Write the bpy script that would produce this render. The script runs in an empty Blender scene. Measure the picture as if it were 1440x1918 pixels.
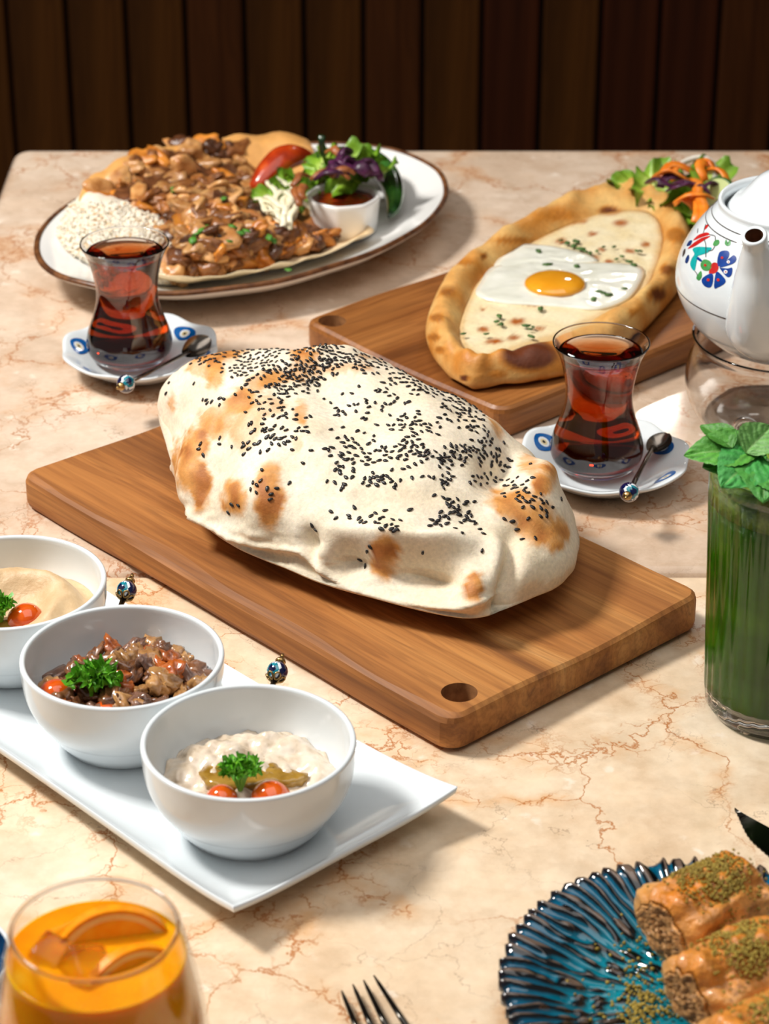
import bpy, bmesh, math, random
import numpy as np
from mathutils import Vector, Matrix, noise, Euler
from mathutils.bvhtree import BVHTree

SC = bpy.context.scene
COL = SC.collection
PI = math.pi
TZ = 0.75                      # height of the table tops

# ------------------------------------------------------------------ camera
F, CX, CY, PITCH = 4800.0, 720.0, 959.0, math.radians(27.9)
CAM = Vector((0, 0, TZ + 0.742))
FW = Vector((0, math.cos(PITCH), -math.sin(PITCH)))
UP = Vector((0, math.sin(PITCH), math.cos(PITCH)))
cd = bpy.data.cameras.new('camera')
cam = bpy.data.objects.new('camera', cd)
COL.objects.link(cam)
cam.location = CAM
cam.rotation_euler = (PI / 2 - PITCH, 0, 0)
cd.sensor_fit = 'VERTICAL'
cd.sensor_height = 36.0
cd.sensor_width = 27.0
cd.lens = 36.0 * F / 1918.0
cd.clip_start = 0.05
cd.dof.use_dof = True
cd.dof.focus_distance = 1.44
cd.dof.aperture_fstop = 13.0
SC.camera = cam

# ------------------------------------------------------------------ world, lamps, exposure
w = bpy.data.worlds.new('room_air')
SC.world = w
w.use_nodes = True
bg = w.node_tree.nodes['Background']
bg.inputs['Color'].default_value = (1.0, 0.96, 0.92, 1)
bg.inputs['Strength'].default_value = 0.13


def area(name, loc, target, size, size_y, power, color):
    l = bpy.data.lights.new(name, 'AREA')
    l.shape = 'RECTANGLE'
    l.size, l.size_y = size, size_y
    l.energy = power
    l.color = color
    o = bpy.data.objects.new(name, l)
    COL.objects.link(o)
    o.location = loc
    o.rotation_euler = (Vector(target) - Vector(loc)).to_track_quat('-Z', 'Y').to_euler()
    return o


area('softbox_light', (-1.22, 1.52, 2.35), (0, 1.25, TZ), 0.36, 0.36, 49, (1.0, 0.965, 0.915))
area('overhead_fill_light', (0.15, 0.95, 2.75), (0.05, 1.2, TZ), 1.9, 1.9, 18.5, (1.0, 0.96, 0.92))  # added overhead fill that softens the shade, not a fitting of the room
area('back_window_light', (0.312, 2.70, 1.294), (0.1, 1.4, TZ), 0.055, 0.038, 0.22, (1.0, 0.95, 0.88))

SC.view_settings.view_transform = 'Standard'
SC.view_settings.look = 'None'
SC.view_settings.gamma = 1.0
SC.view_settings.use_curve_mapping = False
SC.view_settings.exposure = 0.0
SC.cycles.max_bounces = 20
SC.cycles.transmission_bounces = 16
SC.cycles.transparent_max_bounces = 16
SC.cycles.glossy_bounces = 6
SC.cycles.diffuse_bounces = 4
SC.cycles.sample_clamp_indirect = 4.0


# ------------------------------------------------------------------ helpers
def px(x, y, z=0.0):
    """point at height z above the table top that the photograph shows at pixel (x, y)"""
    d = FW + Vector((1, 0, 0)) * ((x - CX) / F) - UP * ((y - CY) / F)
    t = (TZ + z - CAM.z) / d.z
    return CAM + d * t


def pray(x, y):
    return (FW + Vector((1, 0, 0)) * ((x - CX) / F) - UP * ((y - CY) / F)).normalized()


def proj(p):
    v = Vector(p) - CAM
    d = v.dot(FW)
    return CX + F * v.x / d, CY - F * v.dot(UP) / d


def sm(a, b, x):
    t = min(1.0, max(0.0, (x - a) / (b - a)))
    return t * t * (3 - 2 * t)


def S(r, g, b):
    f = lambda c: (c / 255 / 12.92) if c / 255 <= 0.04045 else ((c / 255 + 0.055) / 1.055) ** 2.4
    return (f(r), f(g), f(b), 1.0)


def lerp(a, b, t):
    return tuple(x + (y - x) * t for x, y in zip(a, b))


def mk(name, V, Fc, mat, parent=None, smooth=True, mats=None, midx=None, cols=None, org=None, tag=None):
    me = bpy.data.meshes.new(name)
    V = [tuple(v) for v in V]
    if org is not None:
        V = [(v[0] - org[0], v[1] - org[1], v[2] - org[2]) for v in V]
    me.from_pydata(V, [], Fc)
    me.update()
    if smooth:
        me.polygons.foreach_set('use_smooth', [len(f) < 13 for f in Fc])
    for m in (mats or [mat]):
        me.materials.append(m)
    if midx:
        me.polygons.foreach_set('material_index', midx)
    if cols:
        a = me.color_attributes.new('Col', 'FLOAT_COLOR', 'POINT')
        a.data.foreach_set('color', [c for q in cols for c in (q[0], q[1], q[2], 1.0)])
    o = bpy.data.objects.new(name, me)
    COL.objects.link(o)
    if parent is not None:
        o.parent = parent
    elif org is not None:
        o.location = org
    if tag:
        settag(o, *tag)
    return o


def settag(o, label, cat, group=None):
    o['label'] = label
    o['category'] = cat
    if group:
        o['group'] = group
    return o


def thing(name, label, cat, loc=(0, 0, 0), rz=0.0, group=None):
    o = bpy.data.objects.new(name, None)
    o.empty_display_size = 0.02
    COL.objects.link(o)
    o.location = loc
    o.rotation_euler = (0, 0, rz)
    return settag(o, label, cat, group)


def inst(src, loc, rot, scale, name=None, tag=None, parent=None):
    o = src.copy()
    COL.objects.link(o)
    o.parent = parent
    o.location = loc
    o.rotation_euler = rot
    o.scale = scale if hasattr(scale, '__len__') else (scale,) * 3
    if tag:
        settag(o, *tag)
    return o


def spline(pts, n):
    """Catmull-Rom through pts (tuples of any size), n samples for each span"""
    P = [np.array(p, float) for p in pts]
    out = []
    for i in range(len(P) - 1):
        p0 = P[i - 1] if i else 2 * P[0] - P[1]
        p1, p2 = P[i], P[i + 1]
        p3 = P[i + 2] if i + 2 < len(P) else 2 * P[-1] - P[-2]
        for k in range(n):
            t = k / n
            out.append(0.5 * ((2 * p1) + (-p0 + p2) * t + (2 * p0 - 5 * p1 + 4 * p2 - p3) * t * t
                              + (-p0 + 3 * p1 - 3 * p2 + p3) * t ** 3))
    out.append(P[-1])
    return [tuple(p) for p in out]


def spline_closed(pts, n):
    P = [np.array(p, float) for p in pts]
    m = len(P)
    out = []
    for i in range(m):
        p0, p1, p2, p3 = P[i - 1], P[i], P[(i + 1) % m], P[(i + 2) % m]
        for k in range(n):
            t = k / n
            out.append(tuple(0.5 * ((2 * p1) + (-p0 + p2) * t + (2 * p0 - 5 * p1 + 4 * p2 - p3) * t * t
                                    + (-p0 + 3 * p1 - 3 * p2 + p3) * t ** 3)))
    return out


def lathe(prof, n=64, fr=None, off=(0, 0, 0)):
    """surface of revolution; profile points with r = 0 become poles; fr(angle, r, z) may change the radius"""
    V, Fc, rows = [], [], []
    for r, z in prof:
        if r < 1e-7:
            rows.append([len(V)])
            V.append((off[0], off[1], z + off[2]))
        else:
            row = []
            for k in range(n):
                a = 2 * PI * k / n
                rr, zz = r, z
                if fr:
                    q = fr(a, r, z)
                    rr, zz = q if isinstance(q, tuple) else (q, z)
                row.append(len(V))
                V.append((rr * math.cos(a) + off[0], rr * math.sin(a) + off[1], zz + off[2]))
            rows.append(row)
    for A, B in zip(rows[:-1], rows[1:]):
        if len(A) == 1 and len(B) == 1:
            continue
        for k in range(n):
            j = (k + 1) % n
            if len(A) == 1:
                Fc.append((A[0], B[j], B[k]))
            elif len(B) == 1:
                Fc.append((A[k], A[j], B[0]))
            else:
                Fc.append((A[k], A[j], B[j], B[k]))
    return V, Fc


def tube(pts, rad, n=10, cap=True, flat=None):
    """tube along pts; rad a number or one for each point; flat squashes the section along its second axis"""
    pts = [Vector(p) for p in pts]
    if not hasattr(rad, '__len__'):
        rad = [rad] * len(pts)
    V, Fc = [], []
    nrm = None
    for i, p in enumerate(pts):
        t = (pts[min(i + 1, len(pts) - 1)] - pts[max(i - 1, 0)]).normalized()
        if nrm is None:
            ref = Vector((0, 0, 1)) if abs(t.z) < 0.9 else Vector((1, 0, 0))
            nrm = (ref - t * ref.dot(t)).normalized()
        else:
            nrm = (nrm - t * nrm.dot(t)).normalized()
        b = t.cross(nrm)
        fl = 1.0 if flat is None else (flat[i] if hasattr(flat, '__len__') else flat)
        for k in range(n):
            a = 2 * PI * k / n
            V.append(p + nrm * (math.sin(a) * rad[i] * fl) + b * (math.cos(a) * rad[i]))
    for i in range(len(pts) - 1):
        for k in range(n):
            j = (k + 1) % n
            Fc.append((i * n + k, i * n + j, (i + 1) * n + j, (i + 1) * n + k))
    if cap:
        Fc.append(tuple(range(n - 1, -1, -1)))
        Fc.append(tuple(range((len(pts) - 1) * n, len(pts) * n)))
    return V, Fc


def join(*parts):
    V, Fc = [], []
    for v, f in parts:
        o = len(V)
        V += [tuple(q) for q in v]
        Fc += [tuple(i + o for i in q) for q in f]
    return V, Fc


def ico(sub=2):
    bm = bmesh.new()
    bmesh.ops.create_icosphere(bm, subdivisions=sub, radius=1.0)
    V = [v.co.copy() for v in bm.verts]
    Fc = [tuple(v.index for v in f.verts) for f in bm.faces]
    bm.free()
    return V, Fc


ICO1, ICO2, ICO3 = ico(1), ico(2), ico(3)


def blob(seed, sx, sy, sz, amp=0.35, freq=1.3, base=None, fine=0.0):
    V, Fc = base or ICO2
    o = Vector((seed * 7.13, seed * 3.7, seed * 1.9))
    out = []
    for v in V:
        d = 1 + amp * noise.noise(v * freq + o) + fine * noise.noise(v * freq * 4 + o)
        out.append((v.x * d * sx, v.y * d * sy, v.z * d * sz))
    return out, list(Fc)


def prism(poly, z0, z1, bev=0.0):
    """upright prism over a plan polygon (anticlockwise), top edge rounded by bev"""
    n = len(poly)
    c = np.mean(np.array(poly), axis=0)
    P = np.array(poly, float)
    nx = []
    for i in range(n):
        d = P[(i + 1) % n] - P[i - 1]
        q = np.array([d[1], -d[0]])
        nx.append(q / (np.linalg.norm(q) + 1e-9))
    rings = [(0, z0 + bev * .6), (bev * .0, z0 + bev * .6)]
    V, Fc, rows = [], [], []
    lv = [(bev * .6, z0), (0, z0 + bev * .6)]
    for k in range(5):
        a = PI / 2 * k / 4
        lv.append((bev * (1 - math.cos(a)), z1 - bev + bev * math.sin(a)))
    if bev == 0:
        lv = [(0, z0), (0, z1)]
    for ins, z in lv:
        rows.append(list(range(len(V), len(V) + n)))
        for i in range(n):
            q = P[i] - nx[i] * ins
            V.append((q[0], q[1], z))
    for A, B in zip(rows[:-1], rows[1:]):
        for i in range(n):
            j = (i + 1) % n
            Fc.append((A[i], A[j], B[j], B[i]))
    Fc.append(tuple(rows[-1]))
    Fc.append(tuple(reversed(rows[0])))
    return V, Fc


def rrect(x0, x1, y0, y1, r, k=6):
    out = []
    for cx, cy, a0 in ((x1 - r, y1 - r, 0), (x0 + r, y1 - r, 90), (x0 + r, y0 + r, 180), (x1 - r, y0 + r, 270)):
        for i in range(k + 1):
            a = math.radians(a0 + 90 * i / k)
            out.append((cx + r * math.cos(a), cy + r * math.sin(a)))
    return out


def box(x0, x1, y0, y1, z0, z1):
    V = [(x, y, z) for z in (z0, z1) for x, y in ((x0, y0), (x1, y0), (x1, y1), (x0, y1))]
    return V, [(3, 2, 1, 0), (4, 5, 6, 7), (0, 1, 5, 4), (1, 2, 6, 5), (2, 3, 7, 6), (3, 0, 4, 7)]


def dome(B, h, rings=10, amp=0.0, freq=60.0, power=2.0, seed=0.0, zfun=None, skirt=0.004):
    """closed low mound over a boundary of world points (anticlockwise); rises by h at its middle"""
    n = len(B)
    c = sum((Vector(b) for b in B), Vector()) / n
    V, Fc, rows = [], [], []
    rows.append(list(range(n)))
    V += [Vector(b) - Vector((0, 0, skirt)) for b in B]
    for k in range(rings):
        s = 1 - k / rings
        rows.append(list(range(len(V), len(V) + n)))
        for b in B:
            p = c + (Vector(b) - c) * s
            z = h * (1 - s ** power)
            if zfun:
                z += zfun(p)
            if amp:
                q = p * freq
                z += amp * (noise.noise(Vector((q.x, q.y, seed))) + .5 * noise.noise(Vector((q.x * 2.3, q.y * 2.3, seed + 5)))) * min(1, k / 1.5)
            V.append(p + Vector((0, 0, z)))
    ci = len(V)
    z = h + (zfun(c) if zfun else 0)
    V.append(c + Vector((0, 0, z)))
    for A, Bq in zip(rows[:-1], rows[1:]):
        for i in range(n):
            j = (i + 1) % n
            Fc.append((A[i], A[j], Bq[j], Bq[i]))
    for i in range(n):
        Fc.append((rows[-1][i], rows[-1][(i + 1) % n], ci))
    Fc.append(tuple(reversed(rows[0])))
    return V, Fc


def inpoly(x, y, P):
    r = False
    n = len(P)
    for i in range(n):
        x0, y0 = P[i]
        x1, y1 = P[i - 1]
        if (y0 > y) != (y1 > y) and x < (x1 - x0) * (y - y0) / (y1 - y0) + x0:
            r = not r
    return r


def pdist(x, y, L, closed=False):
    """distance to a polyline, and the signed side of its nearest span"""
    best, side = 1e9, 1
    m = len(L) if closed else len(L) - 1
    for i in range(m):
        ax, ay = L[i]
        bx, by = L[(i + 1) % len(L)]
        dx, dy = bx - ax, by - ay
        t = max(0, min(1, ((x - ax) * dx + (y - ay) * dy) / (dx * dx + dy * dy + 1e-9)))
        qx, qy = x - ax - t * dx, y - ay - t * dy
        d = math.hypot(qx, qy)
        if d < best:
            best, side = d, (1 if dx * (y - ay) - dy * (x - ax) > 0 else -1)
    return best, side


def scatter(poly, n, rng, mind):
    xs, ys = [p[0] for p in poly], [p[1] for p in poly]
    out, tries = [], 0
    while len(out) < n and tries < n * 60:
        tries += 1
        x, y = rng.uniform(min(xs), max(xs)), rng.uniform(min(ys), max(ys))
        if inpoly(x, y, poly) and all((x - a) ** 2 + (y - b) ** 2 > mind * mind for a, b in out):
            out.append((x, y))
    return out


def frame(base, tip, nrm):
    x = (Vector(tip) - Vector(base)).normalized()
    n = Vector(nrm)
    z = (n - x * n.dot(x)).normalized()
    y = z.cross(x)
    m = Matrix((x, y, z)).transposed().to_4x4()
    m.translation = Vector(base)
    return m


def xf(m, V):
    return [m @ Vector(v) for v in V]


# ------------------------------------------------------------------ materials
def newmat(name):
    m = bpy.data.materials.new(name)
    m.use_nodes = True
    nt = m.node_tree
    return m, nt, nt.nodes['Principled BSDF']


def N(nt, kind, **kw):
    n = nt.nodes.new(kind)
    for k, v in kw.items():
        if k.startswith('i_'):
            n.inputs[k[2:].replace('_', ' ')].default_value = v
        else:
            setattr(n, k, v)
    return n


def setp(b, **kw):
    names = dict(rough='Roughness', metal='Metallic', trans='Transmission Weight', ior='IOR', coat='Coat Weight',
                 coatr='Coat Roughness', sss='Subsurface Weight', ssr='Subsurface Radius', sssc='Subsurface Scale',
                 spec='Specular IOR Level', alpha='Alpha', sheen='Sheen Weight')
    for k, v in kw.items():
        b.inputs[names[k]].default_value = v


def coords(nt, kind='Object', scale=(1, 1, 1), rot=(0, 0, 0)):
    tc = N(nt, 'ShaderNodeTexCoord')
    mp = N(nt, 'ShaderNodeMapping')
    mp.inputs['Scale'].default_value = scale
    mp.inputs['Rotation'].default_value = rot
    nt.links.new(tc.outputs[kind], mp.inputs['Vector'])
    return mp.outputs['Vector']


def ramp(nt, fac, stops, interp='LINEAR'):
    r = N(nt, 'ShaderNodeValToRGB')
    r.color_ramp.interpolation = interp
    e = r.color_ramp.elements
    while len(e) < len(stops):
        e.new(0.5)
    for q, (p, c) in zip(e, stops):
        q.position = p
        q.color = c if len(c) == 4 else (*c, 1)
    nt.links.new(fac, r.inputs['Fac'])
    return r.outputs['Color']


def noise_tex(nt, vec, scale, detail=4, rough=0.55, dist=0.0):
    n = N(nt, 'ShaderNodeTexNoise')
    n.inputs['Scale'].default_value = scale
    n.inputs['Detail'].default_value = detail
    n.inputs['Roughness'].default_value = rough
    n.inputs['Distortion'].default_value = dist
    nt.links.new(vec, n.inputs['Vector'])
    return n


def mix(nt, fac, a, b, kind='MIX'):
    m = N(nt, 'ShaderNodeMix', data_type='RGBA', blend_type=kind)
    for sock, v in ((m.inputs['Factor'], fac), (m.inputs['A'], a), (m.inputs['B'], b)):
        if isinstance(v, (int, float)):
            sock.default_value = v
        elif isinstance(v, tuple):
            sock.default_value = v
        else:
            nt.links.new(v, sock)
    return m.outputs['Result']


def math_n(nt, op, a, b=0.0):
    m = N(nt, 'ShaderNodeMath', operation=op)
    for i, v in enumerate((a, b)):
        if isinstance(v, (int, float)):
            m.inputs[i].default_value = v
        else:
            nt.links.new(v, m.inputs[i])
    return m.outputs[0]


def bump(nt, b, height, strength, dist=0.001):
    bp = N(nt, 'ShaderNodeBump')
    bp.inputs['Strength'].default_value = strength
    bp.inputs['Distance'].default_value = dist
    nt.links.new(height, bp.inputs['Height'])
    nt.links.new(bp.outputs['Normal'], b.inputs['Normal'])


def mat_noise(name, c0, c1, scale=60, rough=0.5, bstr=0.0, bscale=None, bdist=0.001, stops=None, rnd=0.0, **kw):
    """two-colour noise material; rnd shifts the brightness from object to object"""
    m, nt, b = newmat(name)
    v = coords(nt)
    n = noise_tex(nt, v, scale)
    c = ramp(nt, n.outputs['Fac'], stops or [(0.35, c0), (0.65, c1)])
    if rnd:
        oi = N(nt, 'ShaderNodeObjectInfo')
        hs = N(nt, 'ShaderNodeHueSaturation')
        vv = math_n(nt, 'MULTIPLY_ADD', oi.outputs['Random'], 2 * rnd)
        vv.node.inputs[2].default_value = 1 - rnd
        nt.links.new(vv, hs.inputs['Value'])
        nt.links.new(c, hs.inputs['Color'])
        c = hs.outputs['Color']
    nt.links.new(c, b.inputs['Base Color'])
    setp(b, rough=rough, **kw)
    if bstr:
        n2 = noise_tex(nt, v, bscale or scale * 3, 6)
        bump(nt, b, n2.outputs['Fac'], bstr, bdist)
    return m


def mat_vcol(name, rough=0.5, grain=0.15, gscale=300, bstr=0.2, bscale=500, bdist=0.0005, **kw):
    m, nt, b = newmat(name)
    a = N(nt, 'ShaderNodeAttribute', attribute_name='Col')
    v = coords(nt)
    n = noise_tex(nt, v, gscale, 5)
    g = ramp(nt, n.outputs['Fac'], [(0.3, (1 - grain,) * 3), (0.7, (1 + grain * .4,) * 3)])
    nt.links.new(mix(nt, 1.0, a.outputs['Color'], g, 'MULTIPLY'), b.inputs['Base Color'])
    setp(b, rough=rough, **kw)
    if bstr:
        n2 = noise_tex(nt, v, bscale, 6)
        bump(nt, b, n2.outputs['Fac'], bstr, bdist)
    return m


def mat_glass(name, tint=(1, 1, 1, 1), rough=0.0, ior=1.48):
    m, nt, b = newmat(name)
    v = coords(nt)
    n = noise_tex(nt, v, 30, 2)
    c = ramp(nt, n.outputs['Fac'], [(0.0, tint), (1.0, tuple(x * .985 for x in tint[:3]))])
    nt.links.new(c, b.inputs['Base Color'])
    setp(b, rough=rough, trans=1.0, ior=ior)
    return m


def mat_thin_glass(name, tint=(1, 1, 1, 1)):
    """thin-walled glass: what is behind shows straight through, the surface mirrors by Fresnel"""
    m, nt, b = newmat(name)
    nt.nodes.remove(b)
    v = coords(nt)
    n = noise_tex(nt, v, 30, 2)
    c = ramp(nt, n.outputs['Fac'], [(0.0, tint), (1.0, tuple(x * .985 for x in tint[:3]))])
    tr = N(nt, 'ShaderNodeBsdfTransparent')
    nt.links.new(c, tr.inputs['Color'])
    gl = N(nt, 'ShaderNodeBsdfGlossy')
    gl.inputs['Roughness'].default_value = .01
    lw = N(nt, 'ShaderNodeLayerWeight')
    lw.inputs['Blend'].default_value = .5
    fac = math_n(nt, 'MULTIPLY_ADD', math_n(nt, 'POWER', lw.outputs['Facing'], 4.0), .75)
    fac.node.inputs[2].default_value = .035
    mx = N(nt, 'ShaderNodeMixShader')
    nt.links.new(fac, mx.inputs[0])
    nt.links.new(tr.outputs[0], mx.inputs[1])
    nt.links.new(gl.outputs[0], mx.inputs[2])
    nt.links.new(mx.outputs[0], nt.nodes['Material Output'].inputs['Surface'])
    return m


def mat_liquid(name, absorb, density, tint=(1, 1, 1, 1), ior=1.34, rough=0.0):
    m = mat_glass(name, tint, rough, ior)
    nt = m.node_tree
    va = N(nt, 'ShaderNodeVolumeAbsorption')
    va.inputs['Color'].default_value = absorb
    va.inputs['Density'].default_value = density
    nt.links.new(va.outputs[0], nt.nodes['Material Output'].inputs['Volume'])
    return m


def mat_marble(name, tone, shift, rust):
    m, nt, b = newmat(name)
    tc = N(nt, 'ShaderNodeTexCoord')
    mp = N(nt, 'ShaderNodeMapping')
    mp.inputs['Location'].default_value = shift
    nt.links.new(tc.outputs['Object'], mp.inputs['Vector'])
    v = mp.outputs['Vector']

    def warp(vec, scale, amt):
        n = noise_tex(nt, vec, scale, 6, .6)
        s = N(nt, 'ShaderNodeVectorMath', operation='SUBTRACT')
        s.inputs[1].default_value = (.5, .5, .5)
        nt.links.new(n.outputs['Color'], s.inputs[0])
        q = N(nt, 'ShaderNodeVectorMath', operation='SCALE')
        q.inputs['Scale'].default_value = amt
        nt.links.new(s.outputs[0], q.inputs[0])
        a = N(nt, 'ShaderNodeVectorMath', operation='ADD')
        nt.links.new(vec, a.inputs[0])
        nt.links.new(q.outputs[0], a.inputs[1])
        return a.outputs[0]

    wv = warp(v, 14, 0.10)
    wf = warp(v, 45, 0.035)
    base = ramp(nt, noise_tex(nt, wv, 9, 8, .62).outputs['Fac'],
                [(0.28, tone[0]), (0.46, tone[1]), (0.60, tone[2]), (0.75, tone[3])])
    fine = ramp(nt, noise_tex(nt, v, 70, 6, .65).outputs['Fac'], [(0.3, (.88, .86, .83)), (0.62, (1.03, 1.03, 1.03))])
    c = mix(nt, 1.0, base, fine, 'MULTIPLY')
    # pale fossil flecks
    fl = N(nt, 'ShaderNodeTexVoronoi')
    fl.inputs['Scale'].default_value = 46
    nt.links.new(wf, fl.inputs['Vector'])
    fm = ramp(nt, fl.outputs['Distance'], [(0.10, (1, 1, 1)), (0.22, (0, 0, 0))])
    keep = ramp(nt, noise_tex(nt, v, 23, 2).outputs['Fac'], [(0.48, (0, 0, 0)), (0.60, (.6, .6, .6))])
    mid = ramp(nt, noise_tex(nt, wf, 24, 6, .6).outputs['Fac'], [(0.34, (.90, .86, .82)), (0.5, (1, 1, 1)), (0.68, (1.05, 1.04, 1.02))])
    c = mix(nt, 1.0, c, mid, 'MULTIPLY')
    c = mix(nt, mix(nt, 1.0, fm, keep, 'MULTIPLY'), c, S(252, 240, 224))

    def edge(vec, scale, width, interp='EASE'):
        vo = N(nt, 'ShaderNodeTexVoronoi', feature='DISTANCE_TO_EDGE')
        vo.inputs['Scale'].default_value = scale
        nt.links.new(vec, vo.inputs['Vector'])
        return ramp(nt, vo.outputs['Distance'], [(0.0, (1, 1, 1)), (width, (0, 0, 0))], interp)

    def mask(nsc, lo, hi, strength, seed=0.0):
        mq = N(nt, 'ShaderNodeVectorMath', operation='ADD')
        mq.inputs[1].default_value = (seed, seed * 2, 0)
        nt.links.new(v, mq.inputs[0])
        return ramp(nt, noise_tex(nt, mq.outputs[0], nsc, 5).outputs['Fac'], [(lo, (0, 0, 0)), (hi, (strength,) * 3)])

    mul = lambda p, q: mix(nt, 1.0, p, q, 'MULTIPLY')
    halo = mul(edge(wv, 10, 0.16), mask(9, .40, .54, 1.0, 3.0))
    c = mix(nt, mul(halo, mask(30, .42, .60, .60)), c, rust[0])                   # rusty stain along the larger veins
    c = mix(nt, mul(edge(wv, 10, 0.011), mask(12, .38, .50, .9)), c, rust[1])       # the main cracks
    c = mix(nt, mul(mul(edge(warp(v, 34, 0.055), 44, 0.05), halo), mask(20, .36, .48, .95)), c, rust[1])   # lacy cracks beside them
    c = mix(nt, mul(edge(warp(v, 24, 0.07), 17, 0.009), mask(15, .46, .58, .6, 7.0)), c, S(150, 124, 102))  # fine grey cracks
    bl = ramp(nt, noise_tex(nt, wf, 26, 7, .7).outputs['Fac'], [(0.67, (0, 0, 0)), (0.76, (.55, .55, .55))])
    c = mix(nt, bl, c, rust[0])
    nt.links.new(c, b.inputs['Base Color'])
    rg = ramp(nt, noise_tex(nt, v, 30, 5).outputs['Fac'], [(0.3, (.07,) * 3), (0.7, (.13,) * 3)])
    nt.links.new(rg, b.inputs['Roughness'])
    return m


def mat_wood(name, cs, seed=0.0, rough=0.45, scale=1.0, dark=S(84, 46, 20)):
    """grain runs along the object's x axis"""
    m, nt, b = newmat(name)
    tc = N(nt, 'ShaderNodeTexCoord')
    mp = N(nt, 'ShaderNodeMapping')
    mp.inputs['Location'].default_value = (seed, seed * 1.7, seed * .3)
    mp.inputs['Scale'].default_value = (1.1 * scale, 10 * scale, 10 * scale)
    nt.links.new(tc.outputs['Object'], mp.inputs['Vector'])
    v = mp.outputs['Vector']
    big = noise_tex(nt, v, 1.6, 4, .55, 1.2)
    c = ramp(nt, big.outputs['Fac'], [(0.28, cs[0]), (0.44, cs[1]), (0.56, cs[2]), (0.72, cs[3])])
    # growth rings: bands of the warped field
    rings = math_n(nt, 'SINE', math_n(nt, 'MULTIPLY', big.outputs['Fac'], 120.0))
    rmask = ramp(nt, rings, [(0.2, (0, 0, 0)), (1.0, (.24, .24, .24))])
    c = mix(nt, rmask, c, lerp(cs[0], dark, .55))
    mp2 = N(nt, 'ShaderNodeMapping')
    mp2.inputs['Scale'].default_value = (6 * scale, 260 * scale, 260 * scale)
    mp2.inputs['Location'].default_value = (seed * 2, seed, 0)
    nt.links.new(tc.outputs['Object'], mp2.inputs['Vector'])
    fib = noise_tex(nt, mp2.outputs['Vector'], 1.0, 5, .6)
    f = ramp(nt, fib.outputs['Fac'], [(0.32, (.68, .62, .56)), (0.6, (1.06, 1.06, 1.06))])
    c = mix(nt, .85, c, f, 'MULTIPLY')
    streak = ramp(nt, noise_tex(nt, v, 4.0, 5, .6, .8).outputs['Fac'], [(0.60, (0, 0, 0)), (0.72, (.6, .6, .6))])
    c = mix(nt, streak, c, dark)
    nt.links.new(c, b.inputs['Base Color'])
    setp(b, rough=rough)
    bump(nt, b, fib.outputs['Fac'], .25, .0006)
    return m


PORC = mat_noise('white_porcelain', S(226, 233, 236), S(233, 239, 242), 20, .12, coat=.3, coatr=.05)
PORC_W = mat_noise('warm_porcelain', S(238, 237, 233), S(244, 243, 240), 14, .15, coat=.3, coatr=.06)
GLASS = mat_glass('clear_glass')
THIN = mat_thin_glass('thin_clear_glass', (.985, .985, .98, 1))
STEEL = mat_noise('spoon_steel', S(120, 112, 104), S(165, 156, 146), 40, .22, metal=1.0)
DSTEEL = mat_noise('steel_dark_reflection', S(60, 58, 54), S(92, 88, 82), 40, .18, metal=1.0)  # steel with the dark reflections of its surroundings put into the colour
GOLD = mat_noise('antique_gold', S(150, 118, 70), S(196, 160, 104), 300, .3, metal=1.0)
EYE_BLUE = mat_noise('eye_blue', S(8, 88, 160), S(14, 100, 176), 200, .15)
EYE_NAVY = mat_noise('eye_navy', S(6, 10, 44), S(14, 22, 80), 200, .05, coat=1.0)
EYE_TEAL = mat_noise('eye_teal', S(10, 120, 140), S(30, 150, 168), 200, .05, coat=1.0)
EYE_WHITE = mat_noise('eye_white', S(232, 240, 244), S(244, 248, 250), 200, .08, coat=1.0)
EYE_CREAM = mat_noise('eye_cream', S(226, 208, 160), S(240, 226, 184), 200, .2)
BLACK = mat_noise('glaze_black', S(14, 14, 18), S(24, 24, 28), 200, .15)

# ================================================================== the setting
FLOORM = mat_wood('floor_oak', [S(30, 17, 9), S(44, 26, 14), S(56, 34, 18), S(70, 44, 24)], 3.0, .5, .3, S(16, 9, 5))
o = mk('floor', *box(-3, 3, -1.0, 3.0, -0.05, 0.0), FLOORM, smooth=False)
o['kind'] = 'structure'

WALLM = mat_noise('wall_shadow_gap', S(10, 5, 3), S(14, 7, 4), 8, .8)
wall = mk('wall_back', *box(-3, 3, 2.842, 2.95, 0, 2.6), WALLM, smooth=False)
wall['kind'] = 'structure'
PLANKS = [mat_wood('plank_wood_%s' % n, cs, sd, .55, .5, S(26, 11, 5)) for n, cs, sd in (
    ('umber', [S(44, 22, 7), S(52, 26, 8), S(58, 29, 9), S(66, 34, 11)], 1.3),
    ('russet', [S(44, 18, 6), S(50, 21, 7), S(56, 24, 8), S(62, 28, 10)], 4.1),
    ('olive', [S(50, 27, 7), S(58, 32, 8), S(66, 37, 10), S(74, 42, 13)], 7.7))]
for m in PLANKS:
    m.node_tree.nodes['Principled BSDF'].inputs['Specular IOR Level'].default_value = .1
rng = random.Random(4)
pitch = 0.0672
pv, pf = prism(rrect(-pitch / 2 + 0.0022, pitch / 2 - 0.0022, -.011, .011, .004, 3), -1.3, 1.3, 0)
pme = {}
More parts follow.
